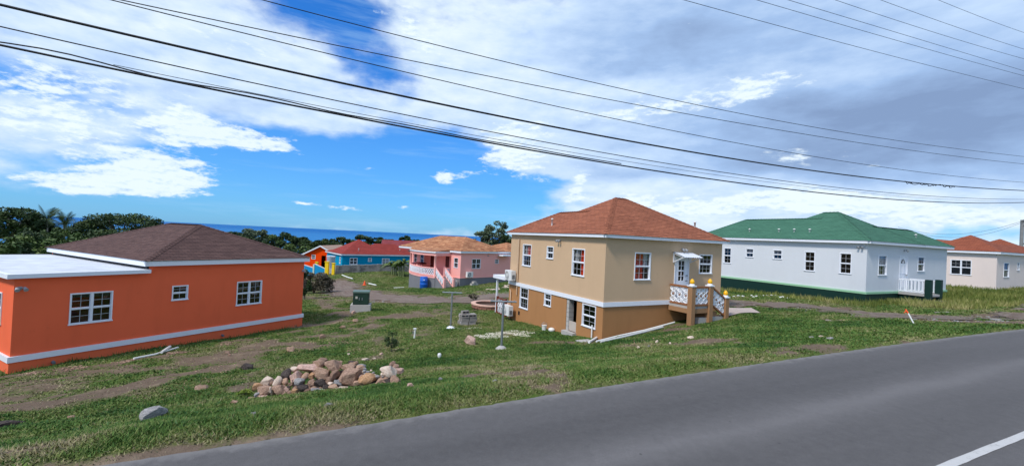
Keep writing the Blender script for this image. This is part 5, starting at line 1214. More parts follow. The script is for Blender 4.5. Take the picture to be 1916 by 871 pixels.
for pts, lab in (([(1279, 0), (1536, 69), (1700, 113), (1916, 166)], 'lowest of the fine high wires at the upper right'), ([(1417, 0), (1642, 66), (1780, 104), (1916, 142)], 'second lowest fine high wire at the upper right'),
                 ([(1475, 0), (1695, 66), (1916, 132.6)], 'third fine high wire at the upper right, close above the second'), ([(1563, 0), (1740, 58), (1916, 110)], 'fourth fine high wire at the upper right'),
                 ([(1648, 0), (1782, 48), (1916, 92)], 'fifth fine high wire at the upper right'), ([(1756, 0), (1836, 32), (1916, 61)], 'topmost fine high wire, cutting the upper right corner')):
    cable(pts, 9.4, .0075, lab, before=40)
def service(px, py, Y, dz, lab):
    a = UP + Vector((-.1, -.2, dz)); b = Vector(at_depth(px, py, Y)); o = a.copy(); t = thing('service_wire', o, 0, lab, 'cable', 'service wires from the utility pole')
    m = MB(); P = [tuple((b - a) * s + Vector((0, 0, -4 * .9 * s * (1 - s)))) for s in np.linspace(0, 1.25, 24)]; m.tube(P, .016, 5, caps=False); m.build('wire', cable_m, t, uv=False)
service(1722, 434, 62, -.1, 'upper thin wire sagging left from the utility pole'); service(1742, 441, 58, -.25, 'lower thin wire sagging left from the utility pole')

# ------------------------------------------------------------------ stones
def stonemat(name, c1, c2):
    m, T, b = newmat(name); o = T.node('ShaderNodeTexCoord').outputs['Object']; inf = T.node('ShaderNodeObjectInfo').outputs['Random']
    v = T.vmath('ADD', o, T.comb(T.math('MULTIPLY', inf, 30.), 0., 0.))
    n = T.noise(v, 6, 6, .7); n2 = T.noise(v, 40, 4, .7); n3 = T.noise(v, 2.2, 3)
    c = T.mix(T.ss(n, .38, .64), c1, c2); c = T.mix(T.ss(n3, .5, .75, 0, .5), c, tuple(x * .55 for x in c1)); k = T.math('MULTIPLY_ADD', T.math('SUBTRACT', n2, .5), .8, T.math('MULTIPLY_ADD', inf, .3, .85))
    T.put(b.inputs['Base Color'], T.mix(1., c, T.comb(k, k, k), 'MULTIPLY')); b.inputs['Roughness'].default_value = .92; b.inputs['Specular IOR Level'].default_value = .2
    bump(T, b, T.math('ADD', n, T.math('MULTIPLY', n2, .5)), .8, .03); return m
ST = dict(tan=stonemat('tan_stone', lin(168, 134, 112), lin(200, 168, 144)), pink=stonemat('pinkish_stone', lin(190, 152, 136), lin(222, 190, 174)), brown=stonemat('brown_stone', lin(142, 114, 98), lin(184, 152, 130)),
          dark=stonemat('dark_stone', lin(62, 56, 54), lin(104, 92, 86)), grey=stonemat('grey_stone', lin(140, 138, 138), lin(184, 180, 176)), pale=stonemat('pale_stone', lin(212, 186, 164), lin(236, 218, 200)), ochre=stonemat('ochre_stone', lin(172, 132, 96), lin(200, 160, 124)))
ROCKS = []
def rock_mesh(seed, sub=3):
    r = np.random.default_rng(seed); bm = bmesh.new(); bmesh.ops.create_icosphere(bm, subdivisions=sub, radius=1)
    V = np.array([v.co for v in bm.verts])
    for _ in range(11):
        n = r.normal(size=3); n /= np.linalg.norm(n); d = r.uniform(.46, .86); k = V @ n - d; V = V - np.outer(np.maximum(k, 0) * .95, n)
    ph = r.uniform(0, 6, (3, 3)); V += .035 * np.sin(V @ r.normal(size=(3, 3)) * 3.3 + ph[0]) + .015 * np.sin(V @ r.normal(size=(3, 3)) * 8 + ph[1])
    V /= np.abs(V).max(0)
    for v, c in zip(bm.verts, V): v.co = c
    me = bpy.data.meshes.new('stone'); bm.to_mesh(me); bm.free(); me.polygons.foreach_set('use_smooth', [False] * len(me.polygons)); me.update(); return me
for s in range(9): ROCKS.append(rock_mesh(100 + s))
RM = {}
def stone(loc, size, col, seed, label, group, rot=None, name='stone'):
    rr = random.Random(seed); k = (seed % len(ROCKS), col)
    if k not in RM: me = ROCKS[k[0]].copy(); me.materials.append(ST[col]); RM[k] = me
    o = link(name, RM[k], None, loc, rot or (rr.uniform(-.3, .3), rr.uniform(-.3, .3), rr.uniform(0, 6.28)), size); return tag(o, label, 'stone', group)
PILE = [  # x, y, w, h in the enlarged view of the heap, colour, label
    (860, 185, 145, 100, 'tan', 'rounded tan boulder at the peak of the stone heap'), (1040, 225, 190, 165, 'brown', 'tall pointed brown boulder standing at the top middle of the heap'), (770, 240, 270, 90, 'pink', 'long pinkish grey boulder lying flat on top of the heap'),
    (590, 255, 115, 65, 'pale', 'pale boulder at the back of the heap above the black one'), (490, 320, 125, 125, 'dark', 'large black boulder high on the heap'), (590, 355, 130, 200, 'pink', 'long pinkish boulder leaning beside the large black one'),
    (250, 400, 155, 110, 'pale', 'pale pink boulder at the upper end of the heap nearest the orange house'), (375, 410, 110, 130, 'pale', 'pale pink boulder next to the black one, low side'), (120, 465, 125, 90, 'ochre', 'small orange-tan boulder at the end of the heap toward the orange house'),
    (220, 500, 210, 115, 'brown', 'pinkish brown boulder at the low end of the heap'), (400, 510, 175, 135, 'brown', 'greyish brown broad boulder at the front low end of the heap'), (300, 515, 75, 100, 'pale', 'narrow pale stone squeezed between two brown boulders'),
    (640, 405, 125, 95, 'grey', 'light grey rounded stone in the middle face of the heap'), (470, 400, 95, 75, 'tan', 'tan stone under the large black boulder'), (895, 310, 185, 155, 'tan', 'big tan wedge boulder at the centre of the heap'),
    (790, 330, 95, 75, 'ochre', 'orange-tan stone left against the big tan wedge'), (710, 335, 90, 85, 'tan', 'tan angular stone above the light grey one'), (1050, 330, 115, 115, 'brown', 'brown stone below the tall pointed boulder'),
    (990, 370, 75, 75, 'brown', 'small brown stone right of the central wedge'), (890, 430, 135, 115, 'dark', 'black-brown stone at the centre front of the heap'), (960, 468, 75, 65, 'dark', 'small black stone beside the black-brown one'),
    (690, 475, 135, 75, 'dark', 'dark grey flat stone at the front of the heap'), (780, 420, 75, 95, 'brown', 'upright brown stone between grey and black ones'), (1210, 230, 175, 85, 'tan', 'tan-pink boulder behind the biggest boulder'),
    (1240, 340, 255, 200, 'brown', 'biggest brown boulder in the heap'), (1450, 370, 215, 135, 'ochre', 'orange-tan block-shaped boulder beside the biggest one'), (1350, 265, 135, 115, 'tan', 'tan boulder resting behind the orange-tan block'),
    (1370, 220, 105, 75, 'grey', 'grey boulder at the back of the heap above the rubble'), (1700, 305, 195, 165, 'pale', 'big pale pink boulder at the end of the heap toward the young tree'), (1110, 415, 105, 75, 'grey', 'greyish tan stone below the biggest boulder'),
    (1012, 425, 65, 45, 'pale', 'small pale stone at the heap front centre'), (1050, 465, 115, 65, 'tan', 'tan stone low in front of the pale one'), (1150, 482, 150, 55, 'pale', 'pale flat stone at the front edge of the heap'),
    (580, 520, 95, 75, 'ochre', 'orange-tan stone low at the front of the heap'), (520, 532, 65, 55, 'brown', 'small brown stone low beside the orange-tan one'), (130, 562, 95, 60, 'grey', 'whitish grey stone at the foot of the heap end'),
    (60, 602, 85, 50, 'tan', 'outermost low tan stone at the end of the heap'), (210, 585, 105, 45, 'pink', 'flat pinkish stone at the foot of the heap end'), (840, 500, 115, 50, 'grey', 'grey stone at the foot of the heap centre'),
    (920, 507, 85, 45, 'grey', 'small grey stone at the foot next to the small black one'), (1550, 438, 65, 40, 'tan', 'small tan stone in the grass before the block boulder'), (1640, 446, 85, 40, 'pink', 'small pinkish stone in the grass before the pale end boulder'), (1640, 385, 150, 90, 'tan', 'low tan stone under the pale end boulder')]
gp = 'stones in the heap beside the road'
A0 = on_ground(478, 745); A1 = on_ground(742, 716)
du = (A1 - A0); du.z = 0; LU = du.length; du.normalize(); dn = Vector((-du.y, du.x, 0))
def pile_hit(px, py):
    """where the ray meets the sloping face of the heap"""
    d = Vector(ray(px, py)); t0 = on_ground(px, py); best = t0
    for k in np.arange(1.0, .6, -.004):
        q = t0 * float(k); u = (q - A0).dot(du) / LU; v = (q - A0).dot(dn)
        zf = A0.z * (1 - u) + A1.z * u; hgt = max(0, v) * .74
        if q.z - zf <= hgt: best = q
        if q.z - zf > hgt: break
    return best
for i, (cx, cy, w, h, col, lab) in enumerate(PILE):
    px, py = 460 + cx / 6.387, 650 + cy / 6.387; q = pile_hit(px, py); sc_ = q.y / FPX / 6.387 * 1.18
    a, b = w * sc_ / 2, h * sc_ / 2; rr = random.Random(i * 7 + 1); dep = (a + b) / 2 * rr.uniform(.85, 1.1)
    o = stone(q + Vector((0, dep * .3, -.01)), (a, dep, b), col, i * 7 + 1, lab, gp, (rr.uniform(-.15, .15), 0, rr.uniform(-.25, .25)))
    # tilt the long ones across the face of the heap
    if h > w * 1.2: o.rotation_euler[1] = .35
fr = random.Random(11)
for i in range(46):        # stones packed inside and behind the visible face
    u = fr.uniform(.05, .97); v = fr.uniform(.12, .85); top = .66 * v * min(1, u * 4 + .2) * (1 if u < .7 else .6)
    q = A0 + du * (u * LU) + dn * v; g = gz(q.x, q.y); z = max(g + .04, A0.z + (A1.z - A0.z) * u + top - fr.uniform(.14, .3)); s = fr.uniform(.06, .14)
    stone(Vector((q.x, q.y, z)), (s * 1.2, s, s * .85), fr.choice(['brown', 'tan', 'dark', 'pink']), 300 + i, 'brown stone packed deep between the larger ones of the heap', gp)
for i in range(60):        # small stones filling the joints of the face
    t_ = fr.random(); x, y = 90 + 1560 * t_, 0
    lo = np.interp(x, [60, 250, 600, 1200, 1700], [600, 590, 530, 480, 420]); hi = np.interp(x, [60, 250, 500, 860, 1300, 1700], [560, 420, 330, 260, 260, 330]); y = fr.uniform(hi, lo)
    q = pile_hit(460 + x / 6.387, 650 + y / 6.387); s_ = fr.uniform(.035, .08)
    stone(q + Vector((0, .06, -.02)), (s_ * 1.25, s_, s_ * .85), fr.choice(['tan', 'pink', 'brown', 'brown', 'dark', 'grey']), 500 + i, 'small stone filling a joint between the boulders of the heap', gp)
for i in range(34):        # small grey rubble poured in the gap near the pale end boulder
    x, y = fr.uniform(1400, 1640), fr.uniform(255, 380)
    if y < 255 + (x - 1400) * .25: continue
    q = pile_hit(460 + x / 6.387, 650 + y / 6.387); s = fr.uniform(.018, .042)
    stone(q + Vector((0, 0, .02)), (s * 1.3, s, s * .8), fr.choice(['grey', 'grey', 'pale']), 400 + i, 'small grey rubble stone between the block boulder and the pale end boulder', gp)
SC_ST = [(880, 633, 23, 22, 'pink', 'squarish pink boulder on the grass left of the lime patch'), (602, 628, 13, 9, 'brown', 'brown stone on bare soil nearest the transformer side'), (546, 651, 17, 12, 'tan', 'tan rounded stone on the bare soil above the heap'),
         (463, 683, 23, 15, 'dark', 'dark grey angular rock on the grass between orange house and heap'), (282, 770, 50, 27, 'grey', 'broad flat grey boulder sunk in the roadside grass'), (380, 723, 28, 11, 'tan', 'flat tan stone in the dry grass'),
         (614, 755, 18, 10, 'grey', 'grey stone in the grass below the heap'), (766, 720, 17, 12, 'pink', 'pinkish stone beyond the pale end of the heap'), (476, 772, 13, 9, 'grey', 'small grey stone in thick verge grass'), (824, 707, 9, 7, 'grey', 'small grey stone in the grass before the bare bank'),
         (925, 712, 12, 8, 'grey', 'small grey stone on the dry bare bank'), (666, 598, 12, 8, 'tan', 'tan stone below the transformer plinth'), (641, 610, 12, 7, 'tan', 'flat tan stone on soil left below the transformer'), (12, 790, 50, 12, 'dark', 'black flat rock at the photo edge on the verge'),
         (135, 778, 14, 7, 'tan', 'small tan stone in grass near the black flat rock'), (438, 750, 14, 8, 'tan', 'flat tan stone at the low end of the heap'), (713, 661, 8, 5, 'pink', 'small pink stone behind the heap'), (653, 661, 6, 5, 'pale', 'small pale stone behind the heap'), (700, 669, 7, 4, 'pale', 'small pale stone right behind the heap'),
         (683, 671, 16, 5, 'pale', 'flat white stone behind the heap'), (427, 658, 10, 6, 'brown', 'brown stone on the bare soil below the orange house'), (430, 662, 7, 5, 'brown', 'smaller brown stone beside the one below the orange house'), (661, 583, 9, 6, 'pink', 'pink stone against the transformer plinth'), (1519, 630, 10, 5, 'grey', 'grey stone in the verge grass by the right road edge'), (1536, 628, 9, 5, 'pale', 'pale stone in the verge grass by the right road edge'), (1553, 632, 14, 6, 'grey', 'flat grey stone in the verge grass by the right road edge'),
         (1293, 630, 17, 6, 'pale', 'pale flat stone in the grass below the porch'), (1194, 648, 6, 6, 'pale', 'small pale stone on the bank below the brown basement'), (1229, 638, 7, 6, 'pale', 'round pale stone on the bank in front of the basement'), (1254, 641, 5, 5, 'pale', 'smallest pale stone on the bank by the porch'), (1214, 646, 5, 4, 'grey', 'small grey stone on the bank by the basement'), (1864, 592, 15, 6, 'dark', 'dark flat stone on the muddy track'), (1866, 597, 22, 4, 'grey', 'grey flat stone on the muddy track edge')]
for i, (px, py, w, h, col, lab) in enumerate(SC_ST):
    q = on_ground(px, py + h * .45); s = q.y / FPX; rr = random.Random(900 + i)
    stone(q + Vector((0, 0, h * s * .25)), (w * s / 2, w * s / 2 * .8, h * s * .62), col, 900 + i * 3, lab, 'stones scattered in the yard', (rr.uniform(-.1, .1), 0, rr.uniform(-.4, .4)))

def rubble(name, pts, r, n, col, size, seed):
    """crumbs too many to count: one mesh"""
    rr = np.random.default_rng(seed); V = []; F = []
    base = np.array([v.co[:] for v in rock_mesh(seed, 1).vertices]); fc = [tuple(p.vertices) for p in bpy.data.meshes[-1].polygons] if False else None
    me0 = rock_mesh(seed + 1, 1); base = np.array([v.co[:] for v in me0.vertices]); fc = [tuple(p.vertices) for p in me0.polygons]
    P = [on_ground(*q) for q in pts]
    for i in range(n):
        a = P[rr.integers(len(P))]; th = rr.uniform(0, 6.28); q = r * math.sqrt(rr.random()); x, y = a.x + q * math.cos(th) * 1.3, a.y + q * math.sin(th); s = size * rr.uniform(.4, 1.3)
        c, sn = math.cos(th * 3), math.sin(th * 3); B = base * s * np.array([1.2, 1, .5]); B = np.stack([B[:, 0] * c - B[:, 1] * sn, B[:, 0] * sn + B[:, 1] * c, B[:, 2]], 1) + np.array([x, y, gz(x, y) + s * .15]) if n < 60 else np.stack([B[:, 0] * c - B[:, 1] * sn, B[:, 0] * sn + B[:, 1] * c, B[:, 2]], 1) + np.array([x, y, a.z + (0 if True else 0)])
        k = len(V); V += [tuple(v) for v in B]; F += [tuple(j + k for j in f) for f in fc]
    if n >= 60:
        A = np.array(V); m_ = len(base); cx = A.reshape(n, m_, 3).mean(1); A = A.reshape(n, m_, 3); A[:, :, 2] += (ground_z(cx[:, 0], cx[:, 1]) - cx[:, 2])[:, None] + .008; V = [tuple(v) for v in A.reshape(-1, 3)]
    me = bpy.data.meshes.new(name); me.from_pydata(V, [], F); me.materials.append(ST[col] if isinstance(col, str) else col); return tag(link(name, me), kind='stuff')
lime = paint('lime', (.62, .58, .46), .95, .25, .3, 6)
rubble('lime_rubble', [(905, 628), (925, 624), (945, 622), (965, 624), (985, 622), (915, 631), (935, 629), (975, 627), (955, 619)], .33, 1500, lime, .028, 50)
rubble('gravel', [(870, 614), (890, 613), (850, 612)], .28, 120, lime, .02, 53)
rubble('gravel', [(1190, 640), (1220, 636), (1250, 628), (1280, 622), (1300, 617)], .5, 160, 'tan', .030, 55)
rubble('gravel', [(60, 698), (140, 688), (230, 676), (330, 660), (430, 642)], .25, 200, 'brown', .032, 57)
rubble('gravel', [(150, 680), (300, 740), (420, 690), (560, 650), (660, 640), (700, 655), (620, 640), (380, 720), (740, 650)], .8, 420, 'tan', .022, 59)
rubble('gravel', [(1500, 577), (1560, 582), (1640, 590), (1720, 596), (1800, 598), (1890, 596)], 1.0, 420, 'grey', .035, 61)
rubble('gravel', [(650, 548), (720, 560), (800, 560), (870, 558), (935, 548)], 1.6, 400, 'grey', .05, 63)
rubble('rubble', [(940, 538), (955, 534), (925, 541)], .6, 50, 'pale', .14, 65)
rubble('litter', [(1372, 555), (1436, 552), (1470, 556), (1410, 554)], .5, 22, pvc, .09, 67)

# ------------------------------------------------------------------ plants
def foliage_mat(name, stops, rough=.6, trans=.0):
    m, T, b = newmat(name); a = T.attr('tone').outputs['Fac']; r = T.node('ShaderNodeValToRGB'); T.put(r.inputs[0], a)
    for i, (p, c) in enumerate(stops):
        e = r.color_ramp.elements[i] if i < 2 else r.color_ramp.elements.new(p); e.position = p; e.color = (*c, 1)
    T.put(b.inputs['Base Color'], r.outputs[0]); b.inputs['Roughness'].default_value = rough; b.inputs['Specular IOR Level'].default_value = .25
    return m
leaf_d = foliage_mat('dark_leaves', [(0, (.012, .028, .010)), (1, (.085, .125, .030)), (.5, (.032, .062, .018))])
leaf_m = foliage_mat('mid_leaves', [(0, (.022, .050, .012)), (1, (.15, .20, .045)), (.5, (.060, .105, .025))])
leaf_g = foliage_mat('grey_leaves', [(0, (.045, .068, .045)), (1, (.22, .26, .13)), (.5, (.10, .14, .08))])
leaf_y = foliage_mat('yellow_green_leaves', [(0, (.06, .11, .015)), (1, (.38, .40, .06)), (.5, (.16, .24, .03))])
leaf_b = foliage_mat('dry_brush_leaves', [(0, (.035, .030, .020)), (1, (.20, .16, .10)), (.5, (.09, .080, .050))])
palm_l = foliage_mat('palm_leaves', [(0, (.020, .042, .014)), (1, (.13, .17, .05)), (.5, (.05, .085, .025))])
bark = paint('bark', (.16, .13, .10), .9, .3, .5, 5)
bark_p = paint('pale_bark', (.34, .32, .28), .9, .25, .4, 5)
def quads_mesh(name, V, tone, mat, tri=False):
    """V: (n,k,3) polygons"""
    n, k, _ = V.shape; me = bpy.data.meshes.new(name); me.vertices.add(n * k); me.vertices.foreach_set('co', V.reshape(-1).astype(np.float32))
    me.loops.add(n * k); me.loops.foreach_set('vertex_index', np.arange(n * k, dtype=np.int32)); me.polygons.add(n); me.polygons.foreach_set('loop_start', np.arange(0, n * k, k, dtype=np.int32)); me.update()
    a = me.attributes.new('tone', 'FLOAT', 'POINT'); a.data.foreach_set('value', np.repeat(tone, k).astype(np.float32)); me.materials.append(mat); return me
def leaf_quads(C, size, rr, up=.35):
    n = len(C); nrm = rr.normal(size=(n, 3)); nrm[:, 2] = np.abs(nrm[:, 2]) + up; nrm /= np.linalg.norm(nrm, axis=1)[:, None]
    t = np.cross(nrm, rr.normal(size=(n, 3))); t /= np.linalg.norm(t, axis=1)[:, None]; b = np.cross(nrm, t); s = (size * rr.uniform(.6, 1.3, n))[:, None]
    return np.stack([C - t * s, C + b * s * .45 - nrm * s * .06, C + t * s, C - b * s * .45 - nrm * s * .06], 1)
def crown(name, seed, rx, ry, rz, ncl, nl, leaf, mat, flat=.0, gap=.0, rcl=(.22, .38)):
    rr = np.random.default_rng(seed); cl = []
    while len(cl) < ncl:
        p = rr.normal(size=3); p /= np.linalg.norm(p); p *= rr.uniform(.45, .92) ** .6
        if p[2] < -.55: continue
        cl.append(p)
    cl = np.array(cl); cr = rr.uniform(*rcl, ncl); ct = rr.uniform(.12, .85, ncl); w = cr**2; idx = rr.choice(ncl, nl, p=w / w.sum())
    d = rr.normal(size=(nl, 3)); d /= np.linalg.norm(d, axis=1)[:, None]; q = rr.uniform(.25, 1., nl) ** .45
    C = cl[idx] + d * (cr[idx] * q)[:, None] * np.array([1.1, 1.1, .8]); C *= np.array([rx, ry, rz])
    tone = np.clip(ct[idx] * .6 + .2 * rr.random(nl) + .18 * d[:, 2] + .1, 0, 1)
    return quads_mesh(name, leaf_quads(C, leaf, rr), tone, mat), cl * np.array([rx, ry, rz])
def tree(name, px, pytop, Y, width_px, label, cat='tree', group=None, mat=None, seed=1, ncl=26, nl=4200, leaf=.22, base=None, asp=.8, gap=0, bk=None, rcl=(.22, .38), trunk_vis=True, bottom=None):
    p = at_depth(px, pytop, Y); w = width_px * Y / FPX / 2; g = gz(p[0], Y) if base is None else base
    hgt = p[2] - g; rz = min(w * asp, hgt * .48) if bottom is None else (p[2] - bottom) / 2; zc = p[2] - rz * .98
    t = thing(name, (p[0], Y, g), 0, label, cat, group)
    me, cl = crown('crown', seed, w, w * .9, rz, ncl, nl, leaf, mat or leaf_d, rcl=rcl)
    link('crown', me, t, (0, 0, zc - g))
    m = MB(); rr = random.Random(seed); h0 = max(zc - g - rz * .55, .4); tr_ = max(.09, w * .07)
    m.tube([(0, 0, -.4), (rr.uniform(-.1, .1) * w * .3, 0, h0 * .5), (rr.uniform(-.1, .1) * w * .3, 0, h0)], [tr_ * 1.3, tr_ * 1.05, tr_ * .85], 8)
    tk = m.build('trunk', bk or bark, t)
    for c in cl[:: max(1, len(cl) // 9)]:
        m = MB(); e = Vector((c[0], c[1], c[2] + zc - g)); b = Vector((0, 0, h0 * .96)); md = (b + e) / 2 + Vector((0, 0, -.12 * w)); m.tube([tuple(b), tuple(md), tuple(e)], [tr_ * .6, tr_ * .42, tr_ * .12], 6); m.build('limb', bk or bark, tk, uv=False)
    return t
gt = 'trees beyond the houses'
# big trees at the left
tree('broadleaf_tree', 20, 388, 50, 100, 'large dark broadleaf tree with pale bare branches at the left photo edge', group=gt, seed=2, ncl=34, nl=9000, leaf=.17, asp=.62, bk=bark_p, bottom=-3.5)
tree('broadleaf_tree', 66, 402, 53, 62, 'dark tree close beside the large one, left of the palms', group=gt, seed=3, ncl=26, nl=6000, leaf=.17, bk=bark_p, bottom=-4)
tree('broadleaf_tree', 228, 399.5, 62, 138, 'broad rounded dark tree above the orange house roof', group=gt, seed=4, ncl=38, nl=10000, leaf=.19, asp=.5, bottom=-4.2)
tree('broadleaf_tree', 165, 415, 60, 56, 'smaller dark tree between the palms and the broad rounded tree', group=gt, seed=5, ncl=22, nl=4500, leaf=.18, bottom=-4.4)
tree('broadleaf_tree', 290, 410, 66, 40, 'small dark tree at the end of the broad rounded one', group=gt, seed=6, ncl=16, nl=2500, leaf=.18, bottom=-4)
def palm(px, pytop, Y, n, L, label, seed):
    p = at_depth(px, pytop, Y); g = gz(p[0], Y); h = p[2] - g - L * .35; rr = random.Random(seed)
    t = thing('palm_tree', (p[0], Y, g), 0, label, 'palm tree', 'palm trees'); m = MB(); m.tube([(0, 0, -.4), (.15, 0, h * .5), (.05, 0, h)], [.2, .15, .12], 8); m.build('trunk', bark_p, t)
    for k in range(n):
        a = 6.283 * k / n + rr.uniform(-.2, .2); e = rr.uniform(.15, 1.35); V = []; P = []
        for i in range(9):
            s = i / 8; r_ = L * s * math.cos(e) * (1 - .12 * s); z = L * (s * math.sin(e) - .62 * s * s * (1.3 - e * .6)); P.append(Vector((r_ * math.cos(a), r_ * math.sin(a), z)))
        sd = Vector((-math.sin(a), math.cos(a), 0))
        for i in range(8):
            for j in range(3):
                s = (i + j / 3) / 8; c = P[i] + (P[i + 1] - P[i]) * (j / 3); l = L * .26 * math.sin(math.pi * min(1, s * .9 + .12)) + .05
                for g_s in (1, -1):
                    tip = c + sd * (g_s * l) + Vector((0, 0, -l * .30)) + (P[i + 1] - P[i]) * 1.2; w_ = (P[i + 1] - P[i]) * .30
                    V.append([tuple(c), tuple(c + w_), tuple(tip), tuple(tip)])
        V = np.array(V); me = quads_mesh('frond', V, np.full(len(V), rr.uniform(.2, .8)), palm_l); link('frond', me, t, (.05, 0, h))
palm(88, 396, 52, 12, 3.0, 'coconut palm standing tall between the dark trees at the left', 1); palm(121, 406, 54, 11, 2.7, 'second lower palm right of the tall palm', 2)
for i, (px, py, Y, w, mt__, lab) in enumerate([(10, 432, 38, 90, leaf_m, 'mid green bush behind the flat annex roof at the photo edge'), (70, 440, 40, 80, leaf_m, 'mid green bush behind the annex roof, below the tall palm'), (120, 432, 46, 70, leaf_m, 'lighter green bush below the second palm'), (165, 438, 46, 70, leaf_d, 'dark bush just left of the brown roof edge'),
                                          (35, 452, 34, 70, leaf_d, 'low dark bush close behind the flat white roof'), (95, 456, 35, 60, leaf_m, 'low leafy bush near the corner of the brown roof'), (205, 428, 52, 80, leaf_d, 'dark bush under the broad rounded tree'), (140, 446, 41, 74, leaf_m, 'mid green bush between the roof edge and the second palm'), (48, 430, 44, 74, leaf_d, 'dark bush in the gap under the two left trees'), (100, 424, 49, 52, leaf_d, 'dark upright bush in front of the tall palm trunk'), (5, 462, 30, 60, leaf_m, 'bush at the photo edge just above the flat roof'), (180, 450, 40, 54, leaf_d, 'dark bush touching the brown roof slope')]):
    tree('bush', px, py, Y, w, lab, 'bush', 'bushes behind the orange house', mt__, seed=20 + i, ncl=34, nl=9000, leaf=.17, asp=.9, bottom=gz(at_depth(px, py, Y)[0], Y) + .2)
# belt of trees below the houses
BELT = [(435, 432, 105, 40, leaf_d), (478, 426.5, 100, 46, leaf_g), (505, 438, 108, 34, leaf_m), (537, 437.5, 104, 46, leaf_d), (562, 443, 100, 34, leaf_d), (580, 448, 98, 34, leaf_d), (520, 448, 92, 60, leaf_m), (555, 456, 90, 56, leaf_m), (500, 455, 88, 50, leaf_d), (590, 462, 88, 34, leaf_d),
        (600, 448.5, 106, 26, leaf_d), (616, 446, 112, 34, leaf_d), (640, 443.5, 110, 38, leaf_d), (660, 447, 116, 30, leaf_d), (678, 441, 120, 44, leaf_d), (700, 445.5, 124, 30, leaf_d), (714, 445.5, 126, 28, leaf_d), (728, 447.5, 130, 20, leaf_d), (759, 441.5, 134, 24, leaf_d), (778, 447, 134, 18, leaf_d), (790, 449.5, 136, 20, leaf_d), (630, 452, 100, 40, leaf_d), (455, 440, 95, 30, leaf_d)]
BELT_LABELS = ['dark tree crown just clearing the brown roof slope, nearest its ridge', 'tall grey-green tree standing above the belt behind the brown roof', 'mid green tree beside the tall grey-green one in the belt', 'dark rounded tree, broadest of the belt behind the brown roof', 'dark tree next to the broadest rounded one in the belt', 'dark low tree at the end of the belt before the sea gap', 'mid green tree low in front of the broad rounded belt tree', 'mid green tree at the belt front, just above the brown roof edge', 'dark tree at the belt front touching the brown roof slope', 'dark low tree directly behind the slope of the orange gable roof', 'small dark tree at the far side of the sea gap', 'dark tree above the ridge of the orange gable house', 'dark tree above the eave end of the red roof', 'dark tree before the red roof peak on the gable house side', 'tallest dark tree right behind the red roof peak', 'dark tree just beyond the red roof peak toward the maroon roof', 'dark tree above the gable end of the maroon roof', 'small dark tree beyond the maroon roof beside the lone rounded one', 'lone rounded dark tree standing above the maroon roof', 'small dark tree between the lone rounded one and the pink house', 'small dark tree nearest the pink house roof', 'dark tree filling the gap between orange gable and red roof', 'dark tree beside the tall grey-green one on the ridge side']
for i, (px, py, Y, w, mt__) in enumerate(BELT):
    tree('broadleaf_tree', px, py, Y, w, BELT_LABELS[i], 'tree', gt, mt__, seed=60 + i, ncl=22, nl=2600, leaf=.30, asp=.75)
tree('broadleaf_tree', 929, 412, 72, 56, 'airy tree rising left of the tan house roof', 'tree', gt, leaf_g, seed=7, ncl=44, nl=5200, leaf=.17, asp=.95, rcl=(.14, .27), bottom=-2.2)
tree('broadleaf_tree', 902, 431, 70, 46, 'sparse bluish tree between pink house roofs', 'tree', gt, leaf_g, seed=8, ncl=30, nl=2600, leaf=.17, asp=.9, rcl=(.13, .26), bottom=-2.6)
tree('broadleaf_tree', 948, 440, 70, 34, 'dark low tree against the tan house edge', 'tree', gt, leaf_d, seed=9, ncl=12, nl=1500, leaf=.19, bottom=-2)
def undergrowth():
    rr = np.random.default_rng(91); n = 60000
    # scrub under the belt of trees: a band of hillside from behind the orange house round to behind the pink house
    a = rr.random(n) ** .8; az = rad(-44) + a * rad(36); r = rr.uniform(84, 132, n); x, y = r * np.sin(az), r * np.cos(az) + 8
    hh = (2.2 + 3.4 * np.clip(vnoise(x * .11, y * .11, 81) + .5 + .5 * vnoise(x * .35, y * .35, 82), 0, 1.3)) * rr.uniform(.25, 1, n) ** .5
    C = np.stack([x, y, ground_z(x, y) + hh], 1); tone = np.clip(.35 + vnoise(x * .3, y * .3, 83) * .7 + rr.normal(0, .14, n), 0, 1)
    tag(link('undergrowth', quads_mesh('undergrowth', leaf_quads(C, .42, rr), tone, leaf_d)), kind='stuff')
undergrowth()
# brush and shrubs in the yard
tree('brush', 590, 508, 38, 66, 'dry brown thicket of brush at the corner beyond the orange house', 'bush', None, leaf_b, seed=31, ncl=26, nl=6000, leaf=.085, asp=.5, bottom=gz(-17.4, 38) - .1)
tree('brush', 572, 505, 33, 22, 'small dark green shrub against the far corner of the orange house', 'bush', None, leaf_d, seed=32, ncl=12, nl=1800, leaf=.08, asp=.9, bottom=gz(-15.8, 33))
def sapling(px, py, top, w, lab, mat_, seed, nl, leaf):
    q = on_ground(px, py); zt = at_depth(px, top, q.y)[2] - q.z; t = thing('young_tree', q, 0, lab, 'young tree'); r_ = w * q.y / FPX / 2
    me, cl = crown('crown', seed, r_, r_, zt * .46, 20, nl, leaf, mat_, rcl=(.25, .4)); link('crown', me, t, (0, 0, zt * .56)); m = MB(); m.tube([(0, 0, -.1), (.01, 0, zt * .5), (0, 0, zt * .9)], [.018, .014, .006], 6); tk = m.build('trunk', bark, t)
    for c in cl[::3]: m = MB(); m.tube([(0, 0, zt * .3), tuple(Vector(c) + Vector((0, 0, zt * .56)))], [.008, .003], 4); m.build('limb', bark, tk, uv=False)
sapling(732, 657, 619, 23, 'slender dark green young tree alone on the lawn behind the heap', leaf_d, 41, 900, .035)
q = on_ground(477, 745)
sapling(458, 742, 728, 22, 'yellow-green flowering herb at the low end of the stone heap', leaf_y, 42, 500, .022)
sapling(886, 562, 549, 18, 'dry yellowish bush inside the round planter', leaf_b, 43, 500, .06)
